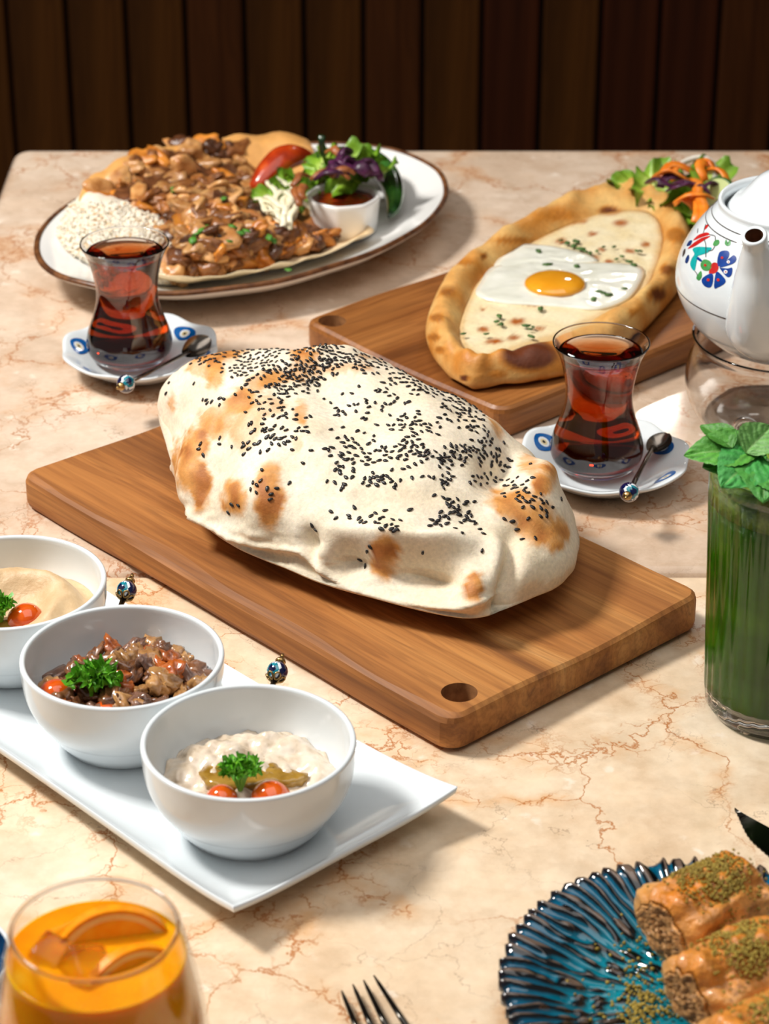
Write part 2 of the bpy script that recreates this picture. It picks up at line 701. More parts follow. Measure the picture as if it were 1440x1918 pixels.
for k in range(-20, 21):
    # grain of the plank material runs along x: the plank is modelled lying and then turned upright
    mi = rng.randrange(3) if k > 0 else rng.choice([0, 2, 2])  # left planks mostly take the lighter olive: a patch of light in their tone
    if mi not in pme:
        t = mk('plank', [(z, x, y) for x, y, z in pv], pf, PLANKS[mi], smooth=False)
        pme[mi] = t
        o = t
    else:
        o = pme[mi].copy()
        COL.objects.link(o)
    o.parent = wall
    o.location = (k * pitch + 0.010, 2.832 + rng.uniform(-.003, .003), 1.3)
    o.rotation_euler = Matrix(((0, 1, 0), (0, 0, 1), (1, 0, 0))).to_euler()

MARBLE_N = mat_marble('marble_near', [S(221, 191, 157), S(233, 208, 177), S(239, 219, 192), S(245, 230, 209)], (0, 0, 0), (S(222, 164, 104), S(182, 112, 54)))
MARBLE_F = mat_marble('marble_far', [S(204, 178, 154), S(218, 194, 171), S(226, 205, 184), S(234, 216, 198)], (3.1, 1.7, 0), (S(206, 154, 108), S(176, 116, 72)))
IRON = mat_noise('black_iron', S(18, 18, 18), S(30, 29, 28), 90, .5, metal=.6)


def table(label, x0, x1, y0, y1, ztop, mat, bev):
    c = ((x0 + x1) / 2, (y0 + y1) / 2, 0)
    t = thing('cafe_table', label, 'table', c)
    mk('table_top', *prism(rrect(x0 - c[0], x1 - c[0], y0 - c[1], y1 - c[1], .016), ztop - .032, ztop, bev), mat, t)
    mk('pedestal', *lathe([(0, .02), (.035, .02), (.032, .1), (.032, ztop - .06), (.11, ztop - .045), (.11, ztop - .032), (0, ztop - .032)], 24), IRON, t)
    mk('base_plate', *lathe([(0, 0), (.24, 0), (.245, .006), (.235, .014), (.04, .03), (0, .03)], 48), IRON, t)
    return t


table('pale pink-beige marble cafe table under the oval meat platter', -.3135, .44, 1.327, 2.0600, TZ, MARBLE_F, .010)
table('warm cream marble cafe table with rusty veins under the dip tray', -.3135, .44, .60, 1.3245, TZ - .0012, MARBLE_N, .005)

# ================================================================== cutting boards
from mathutils.geometry import delaunay_2d_cdt

WOOD_A = mat_wood('teak_board', [S(128, 78, 34), S(166, 106, 50), S(190, 130, 68), S(220, 168, 106)], 2.3, .62, 1.0, S(96, 56, 26))
WOOD_B = mat_wood('walnut_board', [S(108, 62, 26), S(134, 80, 36), S(152, 96, 46), S(172, 114, 60)], 5.9, .40, 1.0, S(78, 40, 18))
WOOD_H = mat_noise('raw_wood_bore', S(132, 86, 48), S(168, 116, 70), 200, .7)
BL, BW, BT = .386, .2005, .022


def board(label, center, rz, hole_px, mat, seed, wane):
    root = thing('cutting_board', label, 'cutting board', center, rz)
    inv = Matrix.Rotation(-rz, 3, 'Z')
    q = inv @ (px(*hole_px, BT - .001) - Vector(center))
    hx, hy, hr = q.x, q.y, .0098
    out = rrect(-BL / 2, BL / 2, -BW / 2, BW / 2, .012, 5)
    # finer outline
    P = []
    for i in range(len(out)):
        a, b_ = np.array(out[i]), np.array(out[(i + 1) % len(out)])
        k = max(1, int(np.linalg.norm(b_ - a) / .008))
        P += [tuple(a + (b_ - a) * j / k) for j in range(k)]
    n = len(P)

    def top(x, y):
        e = (abs(x) / (BL / 2)) ** 2 * .0012 - .0025 * math.exp(-((abs(y) - .0) / .05) ** 2)
        return BT - .0008 + e + .0012 * noise.noise(Vector((x * 14, y * 14, seed)))

    def inset(p, d):
        x, y = p
        dd = d
        r = .012
        wx = max(0, abs(x) - (BL / 2 - r)) / r
        wy = max(0, abs(y) - (BW / 2 - r)) / r
        l = math.hypot(wx, wy) or 1
        extra = 0
        if y > 0:
            extra = wane * max(0, .35 + noise.noise(Vector((x * 11, seed, 0)))) * min(1, d / .003)
        return (x - math.copysign(wx / l * dd, x), y - math.copysign(wy / l * (dd + extra), y))

    V, Fc, rows = [], [], []
    for d, zf in ((.003, 0), (.0006, .002), (0, .005), (0, None), (.0008, None), (.0030, None)):
        row = []
        for p in P:
            x, y = inset(p, d)
            t = top(x, y)
            z = zf if zf is not None else (t - .0045 if d == 0 else (t - .0018 if d < .002 else t))
            row.append(len(V))
            V.append((x, y, z))
        rows.append(row)
    for A, B in zip(rows[:-1], rows[1:]):
        for i in range(n):
            j = (i + 1) % n
            Fc.append((A[i], A[j], B[j], B[i]))
    ring = [V[i][:2] for i in rows[-1]]
    m = 28
    hol = [(hx + hr * math.cos(2 * PI * k / m), hy + hr * math.sin(2 * PI * k / m)) for k in range(m)]
    pts = [Vector(p) for p in ring] + [Vector(p) for p in hol]
    gx, gy = 44, 22
    for i in range(1, gx):
        for j in range(1, gy):
            x, y = -BL / 2 + BL * i / gx, -BW / 2 + BW * j / gy
            if math.hypot(x - hx, y - hy) > hr + .003 and inpoly(x, y, ring) and pdist(x, y, ring, True)[0] > .003:
                pts.append(Vector((x, y)))
    ed = [(i, (i + 1) % n) for i in range(n)] + [(n + k, n + (k + 1) % m) for k in range(m)]
    res = delaunay_2d_cdt(pts, ed, [], 0, 1e-7)
    vv, ff = res[0], res[2]
    off = len(V)
    V += [(p.x, p.y, top(p.x, p.y)) for p in vv]
    for f in ff:
        c = sum((vv[i] for i in f), Vector((0, 0))) / len(f)
        if inpoly(c.x, c.y, ring) and math.hypot(c.x - hx, c.y - hy) > hr * .985:
            Fc.append(tuple(i + off for i in f))
    # underside
    bo = len(V)
    pts2 = [Vector(V[i][:2]) for i in rows[0]] + [Vector(p) for p in hol]
    res = delaunay_2d_cdt(pts2, ed, [], 0, 1e-7)
    r0 = [V[i][:2] for i in rows[0]]
    V += [(p.x, p.y, 0) for p in res[0]]
    for f in res[2]:
        c = sum((res[0][i] for i in f), Vector((0, 0))) / len(f)
        if inpoly(c.x, c.y, r0) and math.hypot(c.x - hx, c.y - hy) > hr * .985:
            Fc.append(tuple(i + bo for i in reversed(f)))
    bo_ = mk('board_body', V, Fc, mat, root, smooth=True)
    bo_.data.set_sharp_from_angle(angle=math.radians(16))
    hv = [(x, y, top(x, y)) for x, y in hol] + [(x, y, 0) for x, y in hol]
    mk('hang_hole', hv, [(k, k + m, (k + 1) % m + m, (k + 1) % m) for k in range(m)], WOOD_H, root)
    return root


RZ_A = math.atan2(.737, -.676)
board('honey-brown wooden cutting board carrying the puffed sesame bread', (-.0225, 1.3364, TZ), RZ_A, (860, 1300), WOOD_A, 1.0, .009)
board('darker brown wooden cutting board carrying the egg-topped flatbread', (.1526, 1.7024, TZ), math.atan2(.668, .744), (622, 603), WOOD_B, 7.0, .002)

# ================================================================== puffed bread with black sesame
BU, BV = Vector((-.676, .737, 0)), Vector((.737, .676, 0))
BC = Vector((-.0225, 1.3364, TZ))
BREAD = mat_vcol('bread_crust', .62, .16, 420, .35, 700, .0006, sss=.12, ssr=(.006, .003, .0015), sssc=1.0)
foot = [(.186, .006), (.137, -.0265), (.095, -.050), (.050, -.072), (.009, -.077), (-.0326, -.072), (-.0566, -.0685), (-.09, -.058),
        (-.121, -.046), (-.1416, -.033), (-.1465, -.0125), (-.1466, .0215), (-.1336, .055), (-.1125, .080),
        (-.08, .098), (-.03, .108), (.03, .112), (.09, .108), (.14, .09), (.172, .062), (.188, .035)]
bcx, bcy = .02, .018
fs = spline_closed(foot, 16)
fa = sorted((math.atan2(v - bcy, u - bcx), math.hypot(u - bcx, v - bcy)) for u, v in fs)
fang = [a for a, r in fa]
frad = [r for a, r in fa]


def foot_r(a):
    return float(np.interp(a, fang, frad, period=2 * PI))


NA, NT = 300, 110
rowsB = []
ZE = .035                      # height of the widest line above the table
for i in range(NT + 1):
    t = i / NT
    row = []
    for k in range(NA):
        a = 2 * PI * k / NA - PI
        R = foot_r(a)
        ca = math.cos(a)
        # height of the crown: the left end (u > 0) and the middle stand tall, the right end is lower
        if t < .22:            # underside
            s = t / .22
            r = R * (.86 * s ** .8 + .14 * s ** 6)
            z = .0225 + (ZE - .0225) * max(0, (s - .55) / .45) ** 2.2
        else:
            th = (t - .22) / .78 * PI / 2
            r = R * math.cos(th) ** .62
            u = bcx + r * math.cos(a)
            v = bcy + r * math.sin(a)
            H = .0985 - .020 * sm(.02, -.15, u) - .010 * sm(.05, .17, u) + .004 * math.exp(-((u - .08) / .03) ** 2) - .004 * sm(.03, .10, v)
            z = ZE + (H - ZE) * math.sin(th) ** .95
        u = bcx + r * math.cos(a)
        v = bcy + r * math.sin(a)
        row.append(BC + BU * u + BV * v + Vector((0, 0, z)))
    rowsB.append(row)
VB = [p for r in rowsB for p in r]
FB = []
for i in range(NT):
    for k in range(NA):
        j = (k + 1) % NA
        a, b_, c, d = i * NA + k, i * NA + j, (i + 1) * NA + j, (i + 1) * NA + k
        FB.append((d, c, b_, a))


def grid_normals(V):
    A = np.array([tuple(v) for v in V]).reshape(NT + 1, NA, 3)
    du = np.roll(A, -1, 1) - np.roll(A, 1, 1)
    dv = np.zeros_like(A)
    dv[1:-1] = A[2:] - A[:-2]
    dv[0] = A[1] - A[0]
    dv[-1] = A[-1] - A[-2]
    n = np.cross(dv, du)
    l = np.linalg.norm(n, axis=2, keepdims=True)
    n = n / np.maximum(l, 1e-12)
    n[0] = (0, 0, -1)
    n[-1] = (0, 0, 1)
    return n.reshape(-1, 3)


CREASE = [(640, 652), (585, 672), (520, 690), (470, 718), (420, 752), (375, 795), (340, 840), (330, 880), (345, 925), (372, 970)]
SEAM = [(372, 965), (400, 985), (432, 1005), (470, 1018), (520, 1030), (560, 1034), (580, 1058), (610, 1082), (650, 1105), (720, 1125), (800, 1138), (860, 1140), (905, 1125)]
# (x, y, rx, ry, turn in degrees, lift in metres)
BUMPS = [(400, 690, 60, 60, 0, .003), (360, 880, 32, 62, 0, .004), (495, 935, 42, 55, 0, .005), (437, 930, 24, 36, 0, .0028), (572, 655, 34, 26, 0, .006),
         (720, 1040, 34, 52, 0, .004), (886, 1098, 24, 30, 0, .006), (650, 700, 90, 22, 8, .004), (780, 740, 45, 70, -35, .0035),
         (870, 720, 60, 22, 30, .005), (1012, 890, 34, 42, 0, .007), (1000, 960, 60, 50, 0, .004), (1000, 1060, 70, 60, 0, .005),
         (560, 820, 70, 60, 0, .003), (680, 820, 60, 60, 0, -.002), (480, 770, 55, 45, 0, .003), (800, 870, 120, 70, 0, .003),
         (645, 1055, 40, 36, 0, -.007), (800, 1075, 60, 40, 0, -.009), (585, 1010, 18, 26, 0, -.003), (935, 880, 40, 50, 30, -.007), (960, 860, 22, 22, 0, -.004),
         (960, 1010, 34, 20, 0, -.003), (450, 1000, 40, 16, 10, .002), (700, 990, 110, 24, 8, .002), (820, 1010, 50, 16, 0, .0025),
         (925, 1060, 14, 55, 0, .003), (948, 1075, 13, 50, 10, -.006), (540, 890, 26, 50, 0, -.003), (410, 880, 28, 60, 10, -.002),
         (610, 740, 30, 60, -30, -.002), (850, 980, 60, 20, -10, -.001), (470, 655, 40, 24, 0, -.005), (390, 655, 40, 20, 0, .003),
         (760, 1078, 110, 42, 8, -.007), (780, 1008, 150, 16, 5, .0028), (936, 1150, 9, 24, 0, -.006), (890, 1138, 40, 22, 0, .003), (578, 1022, 10, 38, -8, -.004), (606, 1040, 24, 36, 0, .003)]
nb = grid_normals(VB)
disp = []
for p, n in zip(VB, nb):
    view = (CAM - p).normalized()
    face = sm(.0, .35, view.dot(Vector(n)))
    x, y = proj(p)
    d = .0026 * noise.noise(p * 26) + .0014 * noise.noise(p * 60) + .0004 * noise.noise(p * 170)
    if face > 0:
        q = 0
        for bx, by, rx, ry, tn, am in BUMPS:
            c, s = math.cos(math.radians(tn)), math.sin(math.radians(tn))
            ex, ey = ((x - bx) * c + (y - by) * s) / rx, (-(x - bx) * s + (y - by) * c) / ry
            e = ex * ex + ey * ey
            if e < 6:
                q += 1.45 * am * math.exp(-e)
        dist, side = pdist(x, y, CREASE)
        # the lobe behind the crease (upper left of it) drops away
        if side > 0:
            q += -.023 * math.exp(-dist / 48)
        else:
            q += .006 * math.exp(-(dist / 36) ** 2) - .015 * max(0, 1 - dist / 5)
        dist, side = pdist(x, y, SEAM)
        q += .0030 * math.exp(-(dist / 7) ** 2)
        if side > 0:
            q += -.0035 * math.exp(-((dist - 16) / 12) ** 2)
        q += .0012 * math.exp(-(dist / 40) ** 2) * noise.noise(Vector((x / 14, y / 14, 3)))
        d += q * face
    if n[2] < -.3:
        d *= .1
    disp.append(d)
VB = [p + Vector(n) * d for p, n, d in zip(VB, nb, disp)]
VB = [Vector((p.x, p.y, max(p.z, TZ + .0222))) for p in VB]
TOAST = [(352, 872, 22, 50, 5, 1.0), (372, 905, 22, 52, 0, 1.0), (365, 835, 24, 40, 20, .95), (405, 790, 34, 30, -35, .8), (445, 755, 40, 24, -35, .8),
         (490, 715, 36, 18, -30, .75), (540, 705, 44, 14, -8, .7), (600, 690, 40, 10, 0, .5), (460, 800, 30, 46, 10, .5), (500, 760, 34, 22, 0, .45),
         (505, 935, 27, 52, 0, 1.0), (437, 932, 24, 36, 0, .9), (505, 890, 22, 26, 0, .7), (395, 658, 62, 20, -5, .9), (402, 700, 20, 30, 0, .75),
         (322, 755, 9, 18, 0, .6), (370, 690, 26, 12, 0, .5), (572, 660, 28, 26, 0, .9), (565, 775, 13, 26, 0, .55), (650, 690, 46, 12, 0, .5),
         (555, 830, 12, 16, 0, .35), (720, 1040, 25, 44, 0, 1.0), (886, 1100, 21, 28, 0, 1.0), (975, 950, 62, 30, 20, .85), (1005, 985, 44, 34, 20, .9),
         (1040, 1000, 24, 34, 0, .8), (1018, 900, 22, 34, 20, .9), (930, 940, 26, 12, 0, .5), (875, 712, 54, 14, 30, .85), (800, 690, 40, 10, 15, .4),
         (925, 780, 12, 40, -20, .6), (990, 870, 24, 16, 30, .6), (700, 668, 30, 8, 0, .4), (330, 860, 6, 40, 0, .7)]
nb = grid_normals(VB)
cream, pale, gold, brown = S(242, 225, 196)[:3], S(248, 235, 212)[:3], S(220, 154, 80)[:3], S(180, 108, 44)[:3]
colsB = []
for p, n in zip(VB, nb):
    x, y = proj(p)
    x += 9 * noise.noise(p * 120) + 4 * noise.noise(p * 400)
    y += 9 * noise.noise(p * 120 + Vector((5, 5, 5))) + 4 * noise.noise(p * 400 + Vector((9, 1, 5)))
    t = 0
    if (CAM - p).dot(Vector(n)) > -.02:
        for bx, by, rx, ry, tn, am in TOAST:
            c, s = math.cos(math.radians(tn)), math.sin(math.radians(tn))
            ex, ey = ((x - bx) * c + (y - by) * s) / rx, (-(x - bx) * s + (y - by) * c) / ry
            e = math.sqrt(ex * ex + ey * ey)
            if e < 1.5:
                t = max(t, am * (1 - sm(.72, 1.28, e)))
        t *= .86 + .5 * noise.noise(p * 110)
    else:
        t = max(0, .6 * noise.noise(p * 30)) * 1.2
    t = max(0, min(1, t))
    base = lerp(cream, pale, .5 + noise.noise(p * 50))
    if n[2] < .1 and p.z < TZ + .05:
        base = lerp(base, S(234, 204, 168)[:3], .6)
    c = lerp(base, gold, min(1, t * 1.5)) if t < .67 else lerp(gold, brown, (t - .67) / .33)
    colsB.append(c)
bread_loc = BC + BU * bcx + BV * bcy + Vector((0, 0, .022))
bread = thing('puffed_bread', 'large puffed cream flatbread balloon with toasted patches and black sesame on wooden board', 'bread', bread_loc)
mk('crust', VB, FB, BREAD, bread, cols=colsB, org=bread_loc)
bvhB = BVHTree.FromPolygons([tuple(v) for v in VB], FB)

SEEDM = mat_noise('black_sesame', S(20, 18, 18), S(44, 40, 40), 500, .38)
sv = []
for v in ICO2[0]:
    wd = .62 + .38 * sm(1.0, -.6, v.x)
    sv.append((v.x * .00165, v.y * .00100 * wd * 1.05, v.z * .00050 * wd))
sf = ICO2[1]
sv1 = []
for v in ICO1[0]:
    wd = .62 + .38 * sm(1.0, -.6, v.x)
    sv1.append((v.x * .00165, v.y * .00105 * wd, v.z * .0005 * wd))
rng = random.Random(11)
spots = []
# clusters: (x, y, spread x, spread y, count) read from the photograph
CL = [(345, 665, 22, 10, 10), (385, 665, 18, 14, 14), (405, 655, 22, 14, 10), (425, 645, 14, 8, 8), (450, 650, 14, 12, 14), (470, 680, 22, 16, 30), (500, 668, 20, 12, 26),
      (445, 695, 12, 10, 12), (530, 645, 22, 8, 26), (555, 652, 20, 10, 12), (512, 690, 26, 14, 12), (540, 695, 28, 12, 14), (575, 690, 22, 10, 14), (600, 650, 22, 8, 18),
      (620, 665, 18, 12, 18), (655, 672, 24, 10, 24), (690, 680, 22, 9, 24), (600, 690, 30, 14, 14), (535, 722, 26, 14, 20), (520, 735, 16, 10, 10), (575, 715, 22, 12, 12),
      (465, 735, 24, 18, 10), (395, 750, 14, 6, 7), (490, 770, 20, 20, 12), (535, 775, 14, 14, 10), (480, 805, 18, 14, 9), (515, 820, 26, 16, 20), (555, 800, 14, 16, 9),
      (470, 840, 22, 10, 6), (490, 905, 28, 12, 6), (505, 920, 22, 30, 5), (445, 945, 14, 12, 3), (640, 780, 40, 20, 7), (690, 750, 22, 18, 10), (650, 825, 22, 14, 12),
      (630, 850, 26, 16, 8), (665, 865, 22, 14, 10), (620, 900, 34, 22, 8), (680, 900, 30, 20, 10), (710, 720, 22, 10, 6), (740, 745, 24, 12, 10), (760, 790, 18, 12, 16),
      (780, 800, 22, 12, 16), (740, 700, 30, 12, 12), (770, 700, 26, 10, 18), (800, 715, 26, 12, 20), (830, 725, 26, 12, 22), (855, 745, 20, 14, 18), (875, 760, 18, 16, 18),
      (895, 790, 16, 22, 18), (850, 775, 22, 16, 8), (730, 850, 24, 18, 12), (770, 840, 24, 12, 12), (800, 850, 18, 8, 10), (710, 900, 22, 16, 12), (765, 880, 22, 14, 8),
      (830, 870, 22, 20, 18), (855, 845, 22, 12, 14), (885, 850, 18, 14, 14), (905, 830, 12, 18, 12), (925, 850, 12, 16, 9), (830, 900, 18, 12, 8), (905, 895, 26, 8, 14),
      (945, 870, 22, 10, 9), (850, 945, 22, 12, 12), (830, 960, 24, 16, 12), (875, 970, 14, 10, 7), (700, 970, 34, 8, 12), (735, 985, 18, 8, 8), (960, 920, 24, 10, 12),
      (985, 935, 22, 12, 12), (975, 905, 20, 12, 6), (1020, 950, 18, 18, 6), (800, 985, 30, 8, 4), (900, 990, 40, 14, 5), (640, 960, 40, 14, 5), (680, 1030, 26, 26, 4),
      (590, 985, 10, 6, 2), (330, 735, 20, 18, 3), (372, 830, 10, 30, 3), (960, 1000, 60, 24, 5), (790, 1030, 8, 6, 1), (900, 1032, 6, 5, 1), (415, 825, 10, 8, 2),
      (740, 800, 60, 50, 10), (600, 760, 50, 30, 8), (690, 830, 90, 70, 16)]
for cx_, cy_, sx, sy, cnt in CL:
    for _ in range(cnt):
        for _t in range(12):
            x, y = rng.gauss(cx_, sx * .72), rng.gauss(cy_, sy * .72)
            if all((x - a) ** 2 + ((y - b_) * 1.2) ** 2 > 34 for a, b_ in spots):
                h = bvhB.ray_cast(CAM, pray(x, y))
                if h[0] is not None and h[0].z > TZ + .03:
                    spots.append((x, y))
                    break
rng.shuffle(spots)
spots.sort(key=lambda s: -s[1] + rng.uniform(-250, 250))
seedsrc = None
rest = []
for i, (x, y) in enumerate(spots):
    h = bvhB.ray_cast(CAM, pray(x, y))
    n = h[1].normalized()
    if n.dot(pray(x, y)) > 0:
        n = -n
    ax = Vector((rng.uniform(-1, 1), rng.uniform(-1, 1), rng.uniform(-.5, .5)))
    M4 = frame(h[0] + n * .0004, h[0] + n * .0004 + (ax - n * ax.dot(n)), n + Vector((rng.uniform(-.3, .3), rng.uniform(-.3, .3), 0)))
    sc = rng.uniform(1.0, 1.28)
    if i < 300:
        if seedsrc is None:
            seedsrc = mk('sesame_seed', sv, sf, SEEDM, bread)
            o = seedsrc
        else:
            o = seedsrc.copy()
            COL.objects.link(o)
            o.parent = bread
        M4.translation -= bread_loc
        o.matrix_local = M4 @ Matrix.Scale(sc, 4)
    else:
        rest.append((xf(M4 @ Matrix.Scale(sc, 4), sv1), ICO1[1]))
o = mk('sesame_scatter', *join(*rest), SEEDM, bread, org=bread_loc)
o['kind'] = 'stuff'

# ================================================================== boat flatbread with egg
OUT = [(878, 722), (830, 692), (801, 645), (803, 600), (835, 535), (890, 490), (960, 447), (1040, 397), (1110, 370), (1180, 362), (1225, 370),
       (1265, 405), (1295, 455), (1287, 515), (1245, 575), (1180, 640), (1090, 690), (1000, 712), (930, 718)]
INN = [(900, 674), (870, 652), (860, 625), (864, 590), (890, 530), (925, 495), (985, 455), (1060, 418), (1120, 396), (1180, 388), (1215, 392),
       (1236, 412), (1242, 450), (1228, 500), (1203, 542), (1140, 586), (1050, 628), (970, 653), (925, 668)]
po = [px(x, y, .026) for x, y in spline_closed(OUT, 8)][::-1]
pi_ = [px(x, y, .036) for x, y in spline_closed(INN, 8)][::-1]
npd = len(po)
pide_loc = sum(pi_, Vector()) / npd
pide_loc.z = TZ + BT
PIDE = mat_vcol('pide_crust', .5, .14, 260, .4, 420, .0008)
FILL = mat_vcol('melted_cheese', .32, .10, 300, .5, 260, .0012)
V, rows, cols = [], [], []
PROF = spline([(.16, .0236), (.02, .0250), (-.02, .029), (.05, .035), (.2, .0410), (.4, .0440), (.6, .0435), (.8, .040), (.95, .036), (1.02, .033), (1.06, .026)], 4)
BURN = [(992, 664, 60, 34, 1.25), (1232, 552, 20, 16, 1.0), (1250, 505, 16, 12, .9), (1186, 585, 12, 10, .6), (838, 545, 18, 10, .8), (818, 595, 16, 9, .75), (812, 632, 14, 9, .75),
        (872, 490, 24, 8, .6), (960, 450, 40, 8, .7), (1040, 408, 40, 7, .6), (1140, 395, 20, 10, 1.0), (870, 708, 9, 7, 1.2), (823, 655, 12, 8, .7), (905, 480, 8, 6, .9),
        (1265, 440, 22, 16, .7), (930, 700, 24, 10, .5), (1050, 690, 40, 14, .5), (900, 560, 5, 10, .8)]
dough, dgold, dburn = S(232, 188, 116)[:3], S(204, 130, 44)[:3], S(100, 44, 6)[:3]
for t, z in PROF:
    row = []
    for k in range(npd):
        a, b_ = po[k], pi_[k]
        p = a.lerp(b_, t)
        zz = z + (.0035 * noise.noise(Vector((k * .11, 0, 2))) + .0018 * noise.noise(p * 90)) * (1 if .03 < t < 1 else .1)
        # pleats round the rim
        zz += .0016 * math.sin(k * .9) * max(0, 1 - abs(t - .4) * 2.2)
        p = Vector((p.x, p.y, TZ + zz))
        row.append(len(V))
        V.append(p)
        x, y = proj(p)
        bn = .38 + .65 * noise.noise(p * 38) + .25 * noise.noise(p * 110)
        for bx, by, rx, ry, am in BURN:
            e = math.hypot((x - bx) / rx, (y - by) / ry)
            if e < 1.4:
                bn = max(bn, am * (1 - sm(.5, 1.35, e)) * 1.5)
        bn = max(0, min(1.7, bn))
        c = lerp(dough, dgold, min(1, bn * 1.3)) if bn < .77 else lerp(dgold, dburn, min(1, (bn - .77) / .75))
        cols.append(c)
    rows.append(row)
Fc = []
for A, B in zip(rows[:-1], rows[1:]):
    for k in range(npd):
        j = (k + 1) % npd
        Fc.append((A[k], A[j], B[j], B[k]))
pide = thing('egg_flatbread', 'boat-shaped baked flatbread filled with melted cheese and a fried egg', 'flatbread', pide_loc)
Fc.append(tuple(reversed(rows[0])))
mk('crust', V, Fc, PIDE, pide, cols=cols, org=pide_loc)
fb = [Vector((p.x, p.y, TZ + .034)) for p in [a.lerp(b_, 1.02) for a, b_ in zip(po, pi_)]]
fv, ff = dome(fb, .0015, 34, .0009, 130, 2.0, 3.0, skirt=.006)
SPOT = [(1143, 394, 20, 9), (1162, 418, 13, 6), (1110, 438, 9, 4), (1050, 452, 10, 5), (1125, 468, 8, 4), (1107, 484, 14, 7), (1208, 458, 9, 4), (968, 602, 13, 6), (905, 617, 10, 5),
        (963, 632, 12, 5), (925, 640, 16, 5), (1010, 615, 9, 4), (905, 580, 6, 3), (1075, 415, 10, 5), (1140, 490, 8, 4), (1090, 415, 10, 4), (1220, 392, 16, 5), (1180, 470, 9, 4), (1000, 570, 22, 3)]
cols = []
for p in fv:
    x, y = proj(p)
    x += 3 * noise.noise(p * 200)
    y += 3 * noise.noise(p * 200 + Vector((3, 3, 3)))
    c = lerp(S(242, 228, 190)[:3], S(234, 212, 162)[:3], max(0, min(1, .4 + noise.noise(p * 60))))
    for bx, by, rx, ry in SPOT:
        e = math.hypot((x - bx) / rx, (y - by) / ry) / 1.25
        c = lerp(c, S(172, 90, 20)[:3], (1 - sm(.4, 1.25, e)))
    e = pdist(x, y, INN, True)[0]
    cols.append(lerp(c, S(206, 158, 86)[:3], .6 * (1 - sm(3, 14, e))))
mk('cheese_filling', fv, ff, FILL, pide, cols=cols, org=pide_loc)
WHITE = mat_noise('egg_white', S(228, 228, 212), S(240, 240, 228), 60, .12, .25, 120, .0006, sss=.1, ssr=(.004, .004, .004), coat=.5, coatr=.08)
YOLK = mat_noise('egg_yolk', S(228, 150, 26), S(240, 168, 40), 40, .08, sss=.2, ssr=(.004, .002, .0005), coat=1.0, coatr=.04)
EW = [(893, 552), (900, 528), (922, 500), (975, 492), (1010, 480), (1075, 492), (1150, 492), (1203, 500), (1198, 530), (1172, 560), (1120, 578), (1060, 574), (1000, 570), (940, 566)]
ew = [px(x, y, .0362) for x, y in spline_closed(EW, 6)][::-1]
egg = mk('egg_white', *dome(ew, .0012, 12, .0009, 90, 3, 1.0, skirt=.002), WHITE, pide, org=pide_loc)
EW2 = [(925, 500), (960, 462), (1010, 458), (1080, 470), (1120, 488), (1060, 492), (980, 496)]
ew2 = [px(x, y, .0360) for x, y in spline_closed(EW2, 6)][::-1]
mk('egg_white', *dome(ew2, .0008, 8, .0010, 110, 3, 6.0, skirt=.001), WHITE, pide, org=pide_loc)
yc = px(1039, 533, .0375)
yv, yf = lathe([(0, -.002), (.0205, -.002), (.0218, .0006), (.0208, .0024), (.0170, .0044), (.011, .0056), (.005, .0060), (0, .0061)], 40)
mk('egg_yolk', [Vector(v) + yc for v in yv], yf, YOLK, egg, org=pide_loc)
HERB = mat_noise('baked_herb', S(38, 72, 30), S(84, 118, 52), 300, .6, rnd=.2)
hb = None
rng = random.Random(5)
for x, y in [(1062, 455), (1075, 460), (1088, 466), (1096, 470), (1105, 474), (1050, 450), (1080, 452), (1118, 470), (1130, 462), (1155, 485), (1165, 480), (1178, 490), (1186, 495), (1193, 470), (1150, 462),
             (935, 592), (930, 602), (938, 607), (985, 610), (992, 616), (998, 612), (995, 630), (910, 625), (1012, 578), (1130, 548), (1140, 552), (1112, 560), (1025, 495), (1080, 498), (1008, 470), (1200, 470), (868, 625), (1170, 540), (1122, 545)]:
    vv, f_ = blob(rng.random() * 20, .0026, .0017, .0007, .5, 2.2, ICO1)
    p = px(x, y, .0375)
    m4 = Matrix.Translation(p) @ Matrix.Rotation(rng.uniform(0, 6), 4, 'Z')
    mk('herb_flake', xf(m4 @ Matrix.Scale(rng.uniform(.8, 1.6), 4), vv), f_, HERB, pide, org=pide_loc)

# ================================================================== salad leaves and shreds
LETT = mat_vcol('lettuce_leaf', .4, .2, 260, .3, 160, .001)


def lettuce(seed, R, rib=S(206, 220, 130), mid=S(158, 192, 56), edge=S(100, 146, 32), ruff=.28, cup=.35):
    rg = random.Random(seed)
    na, nr = 44, 9
    V, Fc, C = [Vector((0, 0, 0))], [], [rib[:3]]
    ph = [rg.uniform(0, 6) for _ in range(5)]
    for i in range(1, nr + 1):
        s = i / nr
        for k in range(na):
            a = 2 * PI * k / na
            rr = R * s * (1 + .16 * math.sin(2 * a + ph[0]) + .10 * math.sin(5 * a + ph[1]) + .07 * s * math.sin(11 * a + ph[2]))
            z = R * (ruff * s ** 2.2 * (math.sin(6 * a + ph[3]) * .5 + math.sin(9 * a + ph[4]) * .5 + .6 * noise.noise(Vector((a * 3, s * 4, seed)))) + cup * (s * s - .4) * (.5 + .5 * math.cos(2 * a + ph[1])))
            V.append(Vector((rr * math.cos(a), rr * math.sin(a) * .8, z)))
            C.append(lerp(lerp(rib[:3], mid[:3], min(1, s * 1.6)), edge[:3], max(0, s - .45) * 1.7))
    for k in range(na):
        Fc.append((0, 1 + k, 1 + (k + 1) % na))
    for i in range(nr - 1):
        for k in range(na):
            j = (k + 1) % na
            Fc.append((1 + i * na + k, 1 + i * na + j, 1 + (i + 1) * na + j, 1 + (i + 1) * na + k))
    return V, Fc, C


